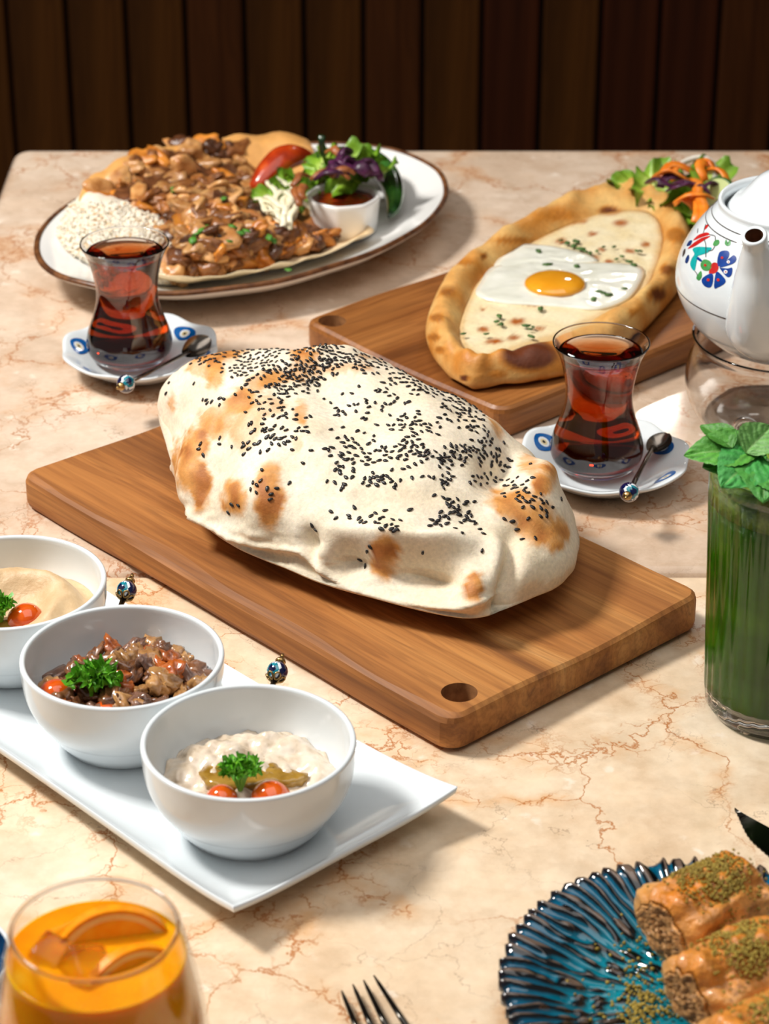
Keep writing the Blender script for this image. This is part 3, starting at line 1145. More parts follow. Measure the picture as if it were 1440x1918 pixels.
def leaf_at(name, p, seed, R, rot, label, group, **kw):
    V, Fc, C = lettuce(seed, R, **kw)
    m4 = Euler(rot).to_matrix().to_4x4()
    o = mk(name, [m4 @ v for v in V], Fc, LETT, cols=C)
    o.location = p
    return settag(o, label, 'lettuce', group)


CARR = mat_noise('carrot', S(226, 116, 20), S(240, 144, 44), 120, .35, rnd=.12)
CABB = mat_noise('red_cabbage', S(48, 16, 44), S(96, 40, 82), 160, .35, rnd=.25)
CARM = mat_noise('dressed_carrot', S(140, 78, 38), S(176, 106, 56), 160, .4, rnd=.2)
ONIO = mat_noise('white_onion', S(214, 210, 196), S(232, 230, 218), 60, .2, sss=.3, ssr=(.004, .004, .003))


def shred(name, p0, p1, r, mat, label, cat, group, sag=.003, seed=0, flat=.45):
    rg = random.Random(seed)
    a, b_ = Vector(p0), Vector(p1)
    side = (b_ - a).cross(Vector((0, 0, 1))).normalized()
    pts = []
    wv = rg.uniform(-1, 1)
    for i in range(9):
        t = i / 8
        pts.append(a.lerp(b_, t) + side * (math.sin(t * PI) * sag * wv + .0012 * math.sin(t * 9 + seed)) + Vector((0, 0, math.sin(t * PI) * sag)))
    c = (a + b_) / 2
    o = mk(name, *tube(pts, [r * (.5 + .5 * math.sin(PI * (.08 + .84 * i / 8)) ** .5) for i in range(9)], 8, flat=flat), mat, org=c)
    return settag(o, label, cat, group)


GS = 'salad beside the egg flatbread'
for i, (x, y, z, R, rot) in enumerate([
        (1195, 352, .040, .022, (.5, .1, .3)), (1225, 345, .046, .024, (.3, -.4, 1.2)), (1170, 360, .034, .017, (.2, .3, 2.2)),
        (1260, 370, .040, .024, (.6, .2, 4.0)), (1300, 385, .044, .026, (.8, -.1, 5.1)), (1320, 350, .050, .026, (.5, -.5, .8)), (1355, 375, .045, .024, (.4, .4, 2.8)),
        (1290, 350, .040, .030, (.2, .0, 1.9)), (1330, 405, .038, .022, (.9, .1, 3.3)), (1290, 412, .034, .018, (.9, .1, .3))]):
    leaf_at('lettuce_leaf', px(x, y, z), 40 + i, R, rot, 'frilly green lettuce leaf in the salad behind the egg flatbread', GS)
for i, (a, b_, z) in enumerate([((1225, 332), (1290, 338), .060), ((1232, 338), (1300, 325), .058), ((1262, 378), (1335, 372), .062), ((1295, 335), (1300, 415), .058),
                                ((1300, 370), (1310, 425), .060), ((1325, 325), (1368, 345), .062), ((1322, 312), (1348, 326), .062), ((1245, 325), (1262, 338), .056), ((1318, 338), (1328, 312), .064), ((1265, 384), (1300, 392), .056)]):
    shred('carrot_shred', px(*a, z), px(*b_, z + .002), .0042, CARR, 'thin orange carrot shred in the salad behind the egg flatbread', 'carrot', GS, .008, i, .35)
for i, (a, b_, z) in enumerate([((1215, 342), (1262, 352), .060), ((1235, 350), (1290, 340), .058), ((1260, 345), (1325, 358), .060), ((1250, 358), (1300, 352), .062), ((1300, 362), (1345, 350), .060), ((1290, 366), (1330, 362), .060)]):
    shred('red_cabbage_shred', px(*a, z), px(*b_, z + .002), .0045, CABB, 'purple cabbage shred in the salad behind the egg flatbread', 'cabbage', GS, .006, 20 + i, .3)
c = px(1300, 325, .058)
pts = [c + Vector((.016 * math.cos(a), .006 * math.sin(a), .010 * math.sin(a) + .002 * math.sin(2 * a))) for a in [PI * 1.25 * i / 22 - .3 for i in range(23)]]
mk('onion_ring', *tube(pts, .0022, 8, flat=.6), ONIO, org=c, tag=('translucent white onion ring arc on top of the salad by the teapot', 'onion'))
CUSK = mat_noise('cucumber_skin', S(34, 74, 26), S(62, 104, 40), 90, .3)
CUFL = mat_noise('cucumber_flesh', S(190, 204, 132), S(210, 220, 158), 60, .25)
c = px(1343, 372, .056)
cu = thing('cucumber_slice', 'round pale green cucumber slice leaning in the salad by the teapot', 'cucumber', c)
cu.rotation_euler = (1.1, .0, -.9)
mk('flesh', *lathe([(0, -.002), (.0150, -.002), (.0150, .002), (0, .002)], 36), CUFL, cu, smooth=False)
mk('skin', *lathe([(.0150, -.0022), (.0164, -.0019), (.0166, 0), (.0164, .0019), (.0150, .0022)], 36), CUSK, cu)

# ================================================================== oval platter of sliced meat
PLC, PA, PB, PROT = Vector((-.105, 1.837, TZ)), .180, .1258, math.radians(46)
GLZ = mat_noise('brown_rim_glaze', S(72, 40, 20), S(128, 82, 46), 120, .35)
plat = thing('oval_platter', 'white oval stoneware platter with brown rim holding sliced meat and rice', 'platter', PLC, PROT)


def oval(prof, n=120, wob=.006):
    V, Fc, rows = [], [], []
    for s, z in prof:
        if s == 0:
            rows.append([len(V)])
            V.append((0, 0, z))
            continue
        row = []
        for k in range(n):
            a = 2 * PI * k / n
            q = s * (1 + wob * noise.noise(Vector((2 * math.cos(a), 2 * math.sin(a), 1))) * s)
            row.append(len(V))
            V.append((PA * q * math.cos(a), PB * q * math.sin(a), z + .0012 * s * noise.noise(Vector((3 * math.cos(a), 3 * math.sin(a), 4)))))
        rows.append(row)
    for A, B in zip(rows[:-1], rows[1:]):
        for k in range(n):
            j = (k + 1) % n
            if len(A) == 1:
                Fc.append((A[0], B[k], B[j]))
            elif len(B) == 1:
                Fc.append((A[k], B[0], A[j]))
            else:
                Fc.append((A[k], B[k], B[j], A[j]))
    return V, Fc


mk('plate_body', *oval([(0, .0075), (.3, .0075), (.55, .008), (.66, .010), (.76, .0145), (.86, .0205), (.94, .0255), (.985, .0285), (.998, .0290), (1.004, .0275), (.99, .0245), (.90, .0165),
                        (.78, .0085), (.66, .0035), (.60, .0005), (.56, 0), (.54, .002), (0, .002)]), PORC_W, plat)
mk('rim_band', *oval([(.980, .0286), (.984, .0294), (.996, .0299), (1.006, .0288), (1.008, .0272), (1.002, .0262)]), GLZ, plat)


def plz(p):
    """height of the platter's top face at a world point"""
    d = Matrix.Rotation(-PROT, 3, 'Z') @ (Vector(p) - PLC)
    s = math.hypot(d.x / PA, d.y / PB)
    return float(np.interp(s, [0, .55, .66, .76, .86, .94, 1], [.0075, .008, .010, .0145, .0205, .0255, .029]))


# thin flatbread under the meat
LAV = mat_vcol('lavash', .55, .14, 120, .3, 200, .001)
LP = [(150, 398), (200, 352), (285, 322), (400, 300), (470, 288), (560, 286), (590, 305), (620, 380), (700, 434), (640, 466), (560, 492), (480, 512), (400, 528), (320, 538), (240, 500), (170, 440)]
lb = []
for x, y in spline_closed(LP, 7):
    p = px(x, y, .022)
    p.z = TZ + max(plz(p) + .0035, .0135) + .0022 * noise.noise(p * 60)
    lb.append(p)
lb = lb[::-1]
nl = len(lb)
cen = sum(lb, Vector()) / nl
V, Fc, cols = [], [], []
R_ = 12
for layer in (0, 1):
    for i in range(R_ + 1):
        s = 1 - i / R_ * .97
        for q in lb:
            p = cen + (q - cen) * s
            zz = max(plz(p) + .0028, .0105 if s < .97 else 0) + (.0042 * noise.noise(Vector((p.x * 46, p.y * 46, 2))) + .004) * s ** 3 + .004 * sm(.8, 1, s)
            zz = max(zz, plz(p) + .0012)
            V.append(Vector((p.x, p.y, TZ + zz - layer * .0010)))
            x, y = proj(p)
            o = sm(470, 380, y) * .9 + .1 * noise.noise(p * 70)
            cols.append(lerp(S(238, 214, 172)[:3], S(226, 160, 78)[:3], max(0, min(1, o))))
half = (R_ + 1) * nl
for i in range(R_):
    for k in range(nl):
        j = (k + 1) % nl
        a, b_, c, d = i * nl + k, i * nl + j, (i + 1) * nl + j, (i + 1) * nl + k
        Fc.append((a, b_, c, d))
        Fc.append((d + half, c + half, b_ + half, a + half))
for k in range(nl):
    j = (k + 1) % nl
    Fc.append((k + half, j + half, j, k))
mk('lavash_sheet', V, Fc, LAV, cols=cols, org=(cen.x, cen.y, TZ + .012), tag=('thin pale lavash bread lining the oval platter under the meat', 'flatbread'))

# sliced meat
MEATS = [mat_noise('roast_meat_%s' % n, a, b_, 110, .3, .5, 240, .0015, rnd=.28, coat=.1, coatr=.25) for n, a, b_ in (
    ('tan', S(168, 108, 54), S(214, 162, 102)), ('brown', S(112, 64, 30), S(166, 106, 54)), ('dark', S(66, 36, 20), S(112, 68, 38)), ('amber', S(164, 92, 26), S(210, 134, 50)))]
MP = [(185, 392), (225, 352), (300, 322), (332, 300), (372, 312), (430, 306), (475, 325), (482, 372), (520, 400), (565, 425), (600, 432), (640, 440), (590, 458), (530, 474), (462, 492), (398, 506), (330, 512), (308, 505), (318, 450), (300, 415)]


def moundz(x, y, P, z0, h, fall):
    d, _ = pdist(x, y, P, True)
    return z0 + h * sm(0, 1, d / fall) if inpoly(x, y, P) else z0


GM = 'sliced roast meat on the oval platter'
mb = [px(x, y, .017) for x, y in spline_closed([(cx_ * .93 + 400 * .07, cy_ * .9 + 44 + (6 if cy_ < 420 else -10)) for cx_, cy_ in MP], 5)][::-1]
for p in mb:
    p.z = TZ + max(.0205, plz(p) + .008)
o = mk('shredded_meat', *dome(mb, .007, 14, .004, 70, 2.2, 2.0), MEATS[2], org=(mb[0].x, mb[0].y, TZ + .016), tag=('dark shredded meat at the bottom of the pile on the platter', 'meat'))
o['kind'] = 'stuff'
rng = random.Random(21)
pts = scatter(MP, 235, rng, 10.5)
pts.sort(key=lambda p: p[1])
src = {}
for i, (x, y) in enumerate(pts):
    kind = rng.choices([0, 1, 2, 3], [.42, .28, .16, .14])[0]
    if x > 480 and y > 420:
        kind = rng.choices([1, 2, 3, 0], [.35, .2, .35, .1])[0]
    var = rng.randrange(5)
    key = (kind, var)
    z = moundz(x, y, MP, .019, .020, 62)
    p = px(x, y, z)
    p.z = max(p.z, TZ + plz(p) + .007)
    rot = (rng.uniform(-.7, .7), rng.uniform(-.7, .7), rng.uniform(0, 6.3))
    sc = rng.uniform(.75, 1.35) * (1.0 if x < 520 else .8)
    tg = (['pale tan', 'mid brown', 'dark browned', 'orange-amber'][kind] + ' slice of roast meat piled on the oval platter', 'meat', GM)
    if key not in src:
        dims = [(.0112, .0070, .0048), (.0095, .0085, .0044), (.0135, .0056, .0044), (.0085, .0074, .0060), (.0118, .0090, .0038)][var]
        src[key] = mk('meat_slice', *blob(i + 3.3, *dims, .55, 1.5, ICO3, .22), MEATS[kind])
        o = settag(src[key], *tg)
        o.location, o.rotation_euler, o.scale = p, rot, (sc,) * 3
    else:
        inst(src[key], p, rot, sc, tag=tg)
# the tall pale piece on the crest of the pile
o = mk('meat_slice', *blob(71, .0085, .0062, .0165, .35, 1.6, ICO3, .2), MEATS[0])
o.location = px(345, 318, .038)
o.rotation_euler = (.3, -.5, .4)
settag(o, 'tall pale slice of meat standing on the crest of the meat pile', 'meat', GM)
PARS = mat_noise('chopped_parsley', S(50, 110, 28), S(96, 160, 50), 300, .5, rnd=.2)
for i, (x, y) in enumerate([(320, 352), (326, 358), (408, 368), (418, 372), (424, 385), (378, 430), (386, 426), (368, 438), (436, 424), (452, 436), (462, 432), (362, 450), (505, 445), (430, 452), (512, 450), (232, 350), (540, 505)]):
    p = px(x, y, moundz(x, y, MP, .019, .020, 62) + .007)
    o = mk('parsley_flake', *blob(i * 1.7, .0036, .0026, .0010, .7, 2.4, ICO2), PARS)
    o.location = p
    o.rotation_euler = (rng.uniform(-.4, .4), rng.uniform(-.4, .4), rng.uniform(0, 6))
    settag(o, 'small chopped green parsley flake on the roast meat', 'parsley', 'parsley on the meat')

# rice
RICE = mat_noise('cooked_rice', S(240, 228, 204), S(250, 243, 228), 200, .4, sss=.35, ssr=(.003, .003, .002))
RICB = mat_noise('toasted_vermicelli', S(214, 172, 120), S(232, 196, 146), 200, .4)
RP = [(112, 470), (128, 432), (165, 398), (230, 392), (290, 398), (322, 420), (330, 470), (335, 520), (290, 528), (220, 515), (160, 498)]
rb = [px(x, y, .015) for x, y in spline_closed(RP, 5)][::-1]
for p in rb:
    p.z = TZ + max(.0155, plz(p) + .0055)
rz_v, rz_f = dome(rb, .012, 14, .0016, 160, 2.4, 7.0)
rice = thing('rice_mound', 'mound of white rice with toasted strands at the end of the oval platter', 'rice', (rb[0].x, rb[0].y, TZ + .013))
rice['kind'] = 'stuff'
rl = tuple(rice.location)
o = mk('rice_heap', rz_v, rz_f, RICE, rice, org=rl)
o['kind'] = 'stuff'
bvhR = BVHTree.FromPolygons([tuple(v) for v in rz_v], rz_f)
gv = [(v.x * .0034, v.y * .0010, v.z * .0010) for v in ICO1[0]]
gr, gb = [], []
for i in range(2600):
    x, y = rng.uniform(105, 340), rng.uniform(380, 530)
    h = bvhR.ray_cast(CAM, pray(x, y))
    if h[0] is None:
        continue
    ax = Vector((rng.uniform(-1, 1), rng.uniform(-1, 1), rng.uniform(-.25, .25)))
    m4 = frame(h[0] + Vector((0, 0, rng.uniform(0, .0012))), h[0] + ax, Vector((0, 0, 1)))
    (gb if rng.random() < .12 else gr).append((xf(m4, gv), ICO1[1]))
for nm, g, mt in (('rice_grains', gr, RICE), ('vermicelli_strands', gb, RICB)):
    o = mk(nm, *join(*g), mt, rice, org=rl)
    o['kind'] = 'stuff'

# tomato wedge, pepper, white shreds, salad
TOMA = mat_noise('grilled_tomato', S(176, 38, 12), S(214, 74, 22), 50, .22, .2, 120, .001, stops=[(.25, S(120, 30, 10)), (.5, S(186, 58, 16)), (.7, S(222, 104, 34))], coat=.3)
a, b_ = px(473, 352, .030), px(585, 293, .036)
tv, tf = [], []
for i in range(17):
    t = i / 16
    c = a.lerp(b_, t) + Vector((0, 0, .012 * math.sin(PI * t)))
    wdt = .0135 * math.sin(PI * (.04 + .92 * t)) ** .6
    side = (b_ - a).cross(Vector((0, 0, 1))).normalized()
    for k in range(14):
        an = 2 * PI * k / 14
        rr = wdt * (1.0 if math.sin(an) < .2 else .82)
        tv.append(c + side * (math.cos(an) * rr) + Vector((0, 0, 1)) * (math.sin(an) * rr * .8))
for i in range(16):
    for k in range(14):
        j = (k + 1) % 14
        tf.append((i * 14 + k, i * 14 + j, (i + 1) * 14 + j, (i + 1) * 14 + k))
tf += [tuple(range(13, -1, -1)), tuple(range(16 * 14, 17 * 14))]
mk('tomato_wedge', tv, tf, TOMA, org=a.lerp(b_, .5), tag=('grilled red tomato wedge beside the salad on the oval platter', 'tomato'))
PEPP = mat_noise('grilled_pepper', S(20, 52, 18), S(44, 96, 34), 30, .18, .2, 90, .001, stops=[(.35, S(18, 26, 12)), (.5, S(28, 66, 24)), (.68, S(58, 112, 44))], coat=.6, coatr=.1)
pp = thing('grilled_pepper', 'long dark green grilled pepper curved round the salad on the platter', 'pepper', px(720, 360, .028))
pl = tuple(pp.location)
path = spline([px(604, 292, .052), px(640, 296, .040), px(680, 300, .037), px(715, 318, .034), px(735, 350, .030), px(738, 385, .026), px(728, 408, .024)], 5)
rr = [.0050, .0062, .0072, .008, .009, .0095, .010, .0103, .0106, .0108, .011, .011, .011, .0108, .0106, .0104, .0102, .010, .0097, .0094, .009, .0085, .008, .0075, .0068, .0062, .0055, .0046, .0036, .0024, .0008]
mk('flesh', *tube(path, rr[:len(path)], 14), PEPP, pp, org=pl)
mk('stem', *tube([px(612, 297, .050), px(606, 285, .058), px(602, 268, .064), px(603, 254, .070)], [.005, .0034, .0026, .0032], 10), PEPP, pp, org=pl)
SLAW = mat_noise('pickled_white_cabbage', S(232, 224, 186), S(246, 240, 214), 120, .3, rnd=.08)
GW = 'white cabbage shreds on the platter'
for i in range(26):
    x, y = rng.gauss(530, 20), rng.gauss(392, 18)
    a = px(x, y, .030 + rng.uniform(0, .008))
    d = Vector((rng.uniform(-.004, .010), rng.uniform(-.016, -.004), rng.uniform(-.009, 0)))
    shred('white_cabbage_shred', a - d, a + d, .0026, SLAW, 'cream white cabbage shred beside the sauce cup on the platter', 'cabbage', GW, .004, 100 + i, .5)
GL = 'salad on the oval platter'
for i, (x, y, z, R, rot) in enumerate([
        (510, 372, .034, .017, (.4, .2, .3)), (540, 350, .036, .018, (.5, -.1, 1.3)), (565, 335, .038, .020, (.4, .1, 2.2)), (588, 348, .038, .016, (.7, .1, 4.0)),
        (600, 310, .050, .022, (.8, -.2, 5.1)), (655, 318, .050, .024, (.5, -.5, .8)), (675, 305, .052, .022, (.6, .4, 2.8)), (640, 326, .050, .018, (.3, .0, 1.9)),
        (702, 326, .046, .018, (.5, .3, 3.3)), (560, 370, .034, .016, (.9, .1, .3)), (655, 320, .044, .018, (.2, .2, 4.4)), (500, 392, .030, .013, (.6, .2, 3.0)), (620, 318, .038, .022, (.3, .3, 1.0))]):
    leaf_at('lettuce_leaf', px(x, y, z), 80 + i, R, rot, 'frilly green lettuce piece in the salad on the oval platter', GL, rib=S(204, 220, 130), mid=S(154, 192, 52), edge=S(98, 146, 28))
for i, (a, b_, z) in enumerate([((612, 318), (645, 300), .058), ((625, 305), (650, 290), .060), ((640, 312), (665, 318), .058), ((590, 335), (640, 326), .056), ((660, 318), (700, 328), .054), ((640, 312), (625, 330), .056),
                                ((690, 330), (715, 338), .048), ((630, 322), (660, 310), .058), ((668, 322), (690, 310), .056), ((650, 326), (690, 328), .056)]):
    shred('red_cabbage_shred', px(*a, z), px(*b_, z + .002), .0058, CABB, 'dark purple cabbage shred in the salad on the oval platter', 'cabbage', GL, .007, 150 + i, .35)
for i, (a, b_, z) in enumerate([((575, 350), (570, 372), .050), ((580, 335), (630, 325), .056), ((612, 285), (635, 295), .062), ((620, 332), (665, 326), .058), ((600, 322), (655, 334), .056), ((548, 350), (575, 330), .050), ((560, 385), (572, 352), .046)]):
    shred('carrot_shred', px(*a, z), px(*b_, z + .001), .0034, CARM, 'brownish dressed carrot shred in the salad on the oval platter', 'carrot', GL, .005, 170 + i, .5)

# octagonal cup of sauce
cc = px(643, 432, .011)
cup = thing('sauce_cup', 'small white octagonal porcelain cup of dark red sauce on the platter', 'cup', cc, .25)


def octa(a, r, z):
    k = PI / 8
    return r * (math.cos(k) / math.cos(((a + k) % (2 * k)) - k)) * .55 + r * .45


cpv = [(0, .002), (.018, .002), (.0235, .0), (.0255, .001), (.0268, .010), (.0282, .026), (.0284, .0285), (.0276, .0298), (.0262, .0298), (.0254, .0285), (.0245, .021), (.022, .008), (.018, .005), (0, .005)]
mk('cup_body', *lathe(cpv, 96, octa), PORC_W, cup)
SAUC = mat_noise('tomato_sauce', S(104, 26, 8), S(164, 56, 18), 90, .22, .4, 160, .0015, coat=.4, coatr=.1)
mk('sauce', *lathe([(0, .0240), (.012, .0242), (.021, .0245), (.0250, .0252), (.0251, .0230), (0, .022)][::-1], 96, octa), SAUC, cup)

# ================================================================== tea glasses, saucers, spoons
TEA = mat_liquid('black_tea', (.85, .47, .03, 1), 150, ior=1.33)
TH, TR = .0865, .0303
PRO = [(1, 0), (.925, .05), (.83, .13), (.745, .25), (.695, .38), (.715, .50), (.81, .62), (.92, .73), (.975, .82), (.955, .89), (.86, .95), (.72, .99)]


def tea_profile():
    return spline([(r * TR, TH * (1 - f)) for r, f in PRO], 6)


def make_tea_set(label_n, base_px, sauc_px, rot, eyes_turn):
    g0 = px(*base_px, .006)
    sz = Vector((*px(*sauc_px, .018)[:2], TZ))
    sau = thing('saucer', 'white saucer with blue eyes under the tea glass ' + label_n, 'saucer', sz, rot)

    def top(r, a):
        """top face of the saucer: radius in metres -> (radius, height)"""
        f = r / .0535
        sc = 1 + .022 * math.cos(8 * a) * sm(.55, 1, f)
        z = .0042 + .0150 * sm(.42, 1.08, f) ** 1.1 + .0012 * math.cos(8 * a) * sm(.6, 1, f)
        return r * sc, z

    V, Fc, rows = [], [], []
    n = 128
    prof = [(r, 0) for r in np.linspace(0.004, .0535, 22)]
    prof += [(.0541, -.0006), (.0539, -.0018), (.050, -.0030), (.044, -.0034), (.036, -.0036), (.030, -.0036)]
    V.append((0, 0, .0042))
    for r, dz in prof:
        row = []
        for k in range(n):
            a = 2 * PI * k / n
            q, z = top(min(r, .0535), a)
            q += max(0, r - .0535)
            row.append(len(V))
            V.append((q * math.cos(a), q * math.sin(a), max(0.0006, z + dz)))
        rows.append(row)
    for k in range(n):
        Fc.append((0, rows[0][k], rows[0][(k + 1) % n]))
    for A, B in zip(rows[:-1], rows[1:]):
        for k in range(n):
            j = (k + 1) % n
            Fc.append((A[k], B[k], B[j], A[j]))
    Fc.append(tuple(reversed(rows[-1])))
    mk('saucer_body', V, Fc, PORC, sau)
    for i in range(6):
        a0 = eyes_turn + i * PI / 3
        V, Fc, mi = [], [], []
        m = 28
        rings = [(0, 0), (.16, 0), (.34, 0), (.55, 0), (1.0, 0)]
        for j, (s, _) in enumerate(rings):
            for k in range(m):
                t = 2 * PI * k / m
                # pointed oval lying along the rim
                ex = .0098 * s * math.copysign(abs(math.cos(t)) ** (1.0 if s < .6 else .95), math.cos(t))
                ey = .0058 * s * math.sin(t) * (1 if s < .6 else (1 - .25 * abs(math.cos(t))))
                if s < .6:
                    ex *= .75
                rr = .0435 + ey
                q, z = top(rr, a0 + ex / .0435)
                V.append((q * math.cos(a0 + ex / .0435), q * math.sin(a0 + ex / .0435), z + .00025))
        for j in range(len(rings) - 1):
            for k in range(m):
                q = (k + 1) % m
                Fc.append((j * m + k, (j + 1) * m + k, (j + 1) * m + q, j * m + q))
                mi.append(j)
        mk('eye_motif', V, Fc, None, sau, mats=[BLACK, EYE_CREAM, EYE_WHITE, EYE_BLUE], midx=mi)
    # glass
    gl = thing('tea_glass', 'tulip-shaped clear glass of red-brown tea ' + label_n, 'glass', (g0.x, g0.y, TZ + .0052))
    outer = tea_profile()[::-1]
    wall_t = .0011
    inner = [(max(0.0, r - wall_t - .0016 * sm(.012, .0, z)), z) for r, z in outer if z > .0075]
    prof = [(0, .0022), (.012, .0016), (.0190, .0003)] + outer
    prof += [(TR - .0002, TH + .0006), (TR - .0009, TH + .0006)] + [p for p in inner[::-1]]
    prof += [(inner[0][0] * .8, .0064), (inner[0][0] * .5, .0060), (0, .0060)]
    mk('glass_wall', *lathe(prof, 72), GLASS, gl)
    lvl = TH * (1 - .075)
    liq = [(r + .00025, z) for r, z in inner if z < lvl]
    lp = [(0, .0062), (inner[0][0] * .5, .0062), (inner[0][0] * .8, .0066)] + liq
    rt_ = liq[-1][0]
    lp += [(rt_ + .0003, lvl + .0006), (rt_ - .0012, lvl), (rt_ * .6, lvl - .0002), (0, lvl - .0002)]
    mk('tea', *lathe(lp, 72), TEA, gl)
    return sau, gl


def spoon(label, p_bowl, p_neck, p_bead, bead_n, tilt=0.0, cat='spoon', bowl_len=.020, bowl_w=.0085):
    """teaspoon: bowl, tapering stem, glass eye bead and finial"""
    a, b_, c = Vector(p_bowl), Vector(p_neck), Vector(p_bead)
    root = thing('teaspoon', label, cat, b_)
    d = (b_ - c).normalized()
    mk('stem', *tube([c + d * .004, c.lerp(b_, .3), c.lerp(b_, .6), b_, b_ + (a - b_).normalized() * .004], [.0015, .0018, .0015, .0018, .0028], 10, flat=.8), STEEL, root, org=b_)
    # bowl: shallow oval shell
    m4 = frame(b_, a, Vector((0, 0, 1)) + Vector((tilt, 0, 0)))
    V, Fc = [], []
    L = (a - b_).length
    nu, nv = 14, 12
    for lay in (0, 1):
        for i in range(nu + 1):
            s = i / nu
            wd = bowl_w * math.sin(PI * min(.985, .06 + .93 * s)) ** .55 * (1 - .22 * (1 - s))
            for j in range(nv + 1):
                t = j / nv * 2 - 1
                z = -.0042 * (1 - t * t) * math.sin(PI * (.05 + .92 * s)) + (.0007 if lay == 0 else -.0002)
                V.append(m4 @ Vector((L * s, wd * t, z)))
    o2 = (nu + 1) * (nv + 1)
    for i in range(nu):
        for j in range(nv):
            q = (i * (nv + 1) + j, (i + 1) * (nv + 1) + j, (i + 1) * (nv + 1) + j + 1, i * (nv + 1) + j + 1)
            Fc.append(q)
            Fc.append(tuple(x + o2 for x in reversed(q)))
    mk('spoon_bowl', V, Fc, STEEL, root, org=b_)
    bead(root, c, d, bead_n, b_)
    return root


def bead(root, c, d, look, org, r=.0062, cap=False):
    """navy glass bead with a teal-and-white eye turned to look, and a metal finial behind it"""
    look = Vector(look).normalized()
    d = Vector(d).normalized()
    V, Fc = ICO3
    VV = [c + v * r for v in V]
    mi = []
    for f in Fc:
        q = sum((V[i] for i in f), Vector()).normalized()
        an = math.degrees(math.acos(max(-1, min(1, q.dot(look)))))
        mi.append(0 if an < 22 else (1 if an < 40 else (2 if an < 52 else 0)))
    eb = mk('eye_bead', VV, list(Fc), None, root, mats=[EYE_NAVY, EYE_TEAL, EYE_WHITE], midx=mi, org=org)
    m4 = frame(c, c - d, Vector((0, .3, 1)))
    fin = [(0, .0052), (.0026, .0054), (.0030, .0066), (.0022, .0080), (.0010, .0086), (.0012, .0098), (.0009, .0112), (0, .0116)]
    v, f = lathe(fin, 14)
    mk('finial', [m4 @ Vector((q[2], q[0], q[1])) for q in v], f, GOLD, eb, org=org)
    if cap:
        # filigree bead cap: loops of wire round one end
        parts = []
        for i in range(6):
            a = i * PI / 3
            pts = []
            for k in range(13):
                t = k / 12 * 2 * PI
                lat = .35 + .42 * (1 - math.cos(t)) / 2
                lon = a + .42 * math.sin(t)
                rr = r * 1.05
                pts.append(m4 @ Vector((rr * math.cos(lat) * 1.0, rr * math.sin(lat) * math.cos(lon), rr * math.sin(lat) * math.sin(lon))))
            parts.append(tube(pts, .00042, 6, cap=False))
        mk('filigree_cap', *join(*parts), GOLD, root, org=org)


make_tea_set('beside the egg flatbread board', (1116, 872), (1131, 850), .2, .25)
make_tea_set('in front of the oval meat platter', (244, 672), (262, 648), .5, .35)
spoon('steel teaspoon with eye bead resting on the saucer beside the egg flatbread board', px(1250, 812, .0225), px(1218, 845, .0175), px(1178, 922, .0285), (.3, -.8, .45), .0)
spoon('steel teaspoon with eye bead resting on the saucer in front of the oval platter', px(392, 633, .022), px(345, 664, .0185), px(236, 719, .0285), (.45, -.6, .6), .8)

# ================================================================== teapot on a glass warmer
TC = px(1456, 790, 0)
wr = thing('teapot_warmer', 'clear glass warmer stand under the porcelain teapot', 'warmer', (TC.x, TC.y, TZ))
wo = spline([(.047, .0005), (.054, .006), (.0612, .020), (.0628, .032), (.0615, .044), (.0575, .0535), (.0570, .058), (.0600, .0625)], 6)
wi = [(r - .0019, z) for r, z in wo if z > .004]
mk('glass_wall', *lathe([(0, .003), (.03, .0022), (.044, .0004)] + wo + [(.0592, .0632), (.0584, .0628)] + wi[::-1] + [(.04, .0050), (0, .0052)], 80), GLASS, wr)
# ventilation ring set in the wall towards the camera
rc = px(1432, 771, .020)
dr = Vector((rc.x - TC.x, rc.y - TC.y, 0)).normalized()
rc = Vector((TC.x, TC.y, TZ + .020)) + dr * .0630
e1, e2 = dr.cross(Vector((0, 0, 1))), Vector((0, 0, 1))
ringp = [rc + (e1 * math.cos(a) + e2 * math.sin(a)) * .0085 for a in [2 * PI * i / 36 for i in range(37)]]
mk('vent_ring', *tube(ringp, .0022, 10, cap=False), GLASS, wr, org=(TC.x, TC.y, TZ))

PZ = .0600                      # where the pot's foot stands inside the stand's rim
pot = thing('porcelain_teapot', 'white porcelain teapot with painted flowers standing on the glass warmer', 'teapot', (TC.x, TC.y, TZ + PZ))
pb = spline([(.0, .0004), (.040, .0004), (.0500, .004), (.0625, .016), (.0708, .032), (.0728, .044), (.0702, .058), (.0620, .074), (.0525, .086), (.0478, .0915)], 7)
body_prof = pb + [(.0480, .0935), (.0486, .0950), (.0478, .0962), (.0462, .0960), (.0448, .0945), (.044, .0915), (.050, .082), (.060, .070), (.067, .05), (.062, .03), (.045, .008), (0, .005)]
bv_, bf_ = lathe(body_prof, 96)
mk('pot_body', bv_, bf_, PORC, pot)
bw = [Vector(v) + Vector(pot.location) for v in bv_]
bvhP = BVHTree.FromPolygons([tuple(v) for v in bw], bf_)
lid = mk('lid', *lathe(spline([(.0425, .0900), (.0400, .0935), (.0385, .0952), (.0350, .0975), (.0300, .1030), (.0240, .1095), (.0160, .1140), (.0090, .1156)], 5) + [(0, .1158)], 64), PORC, pot)
mk('knob', *lathe([(.0078, .1150), (.0066, .1165), (.0062, .1180), (.0080, .1205), (.0115, .1240), (.0122, .1275), (.0100, .1310), (.0050, .1330), (0, .1334)], 40), PORC, lid)
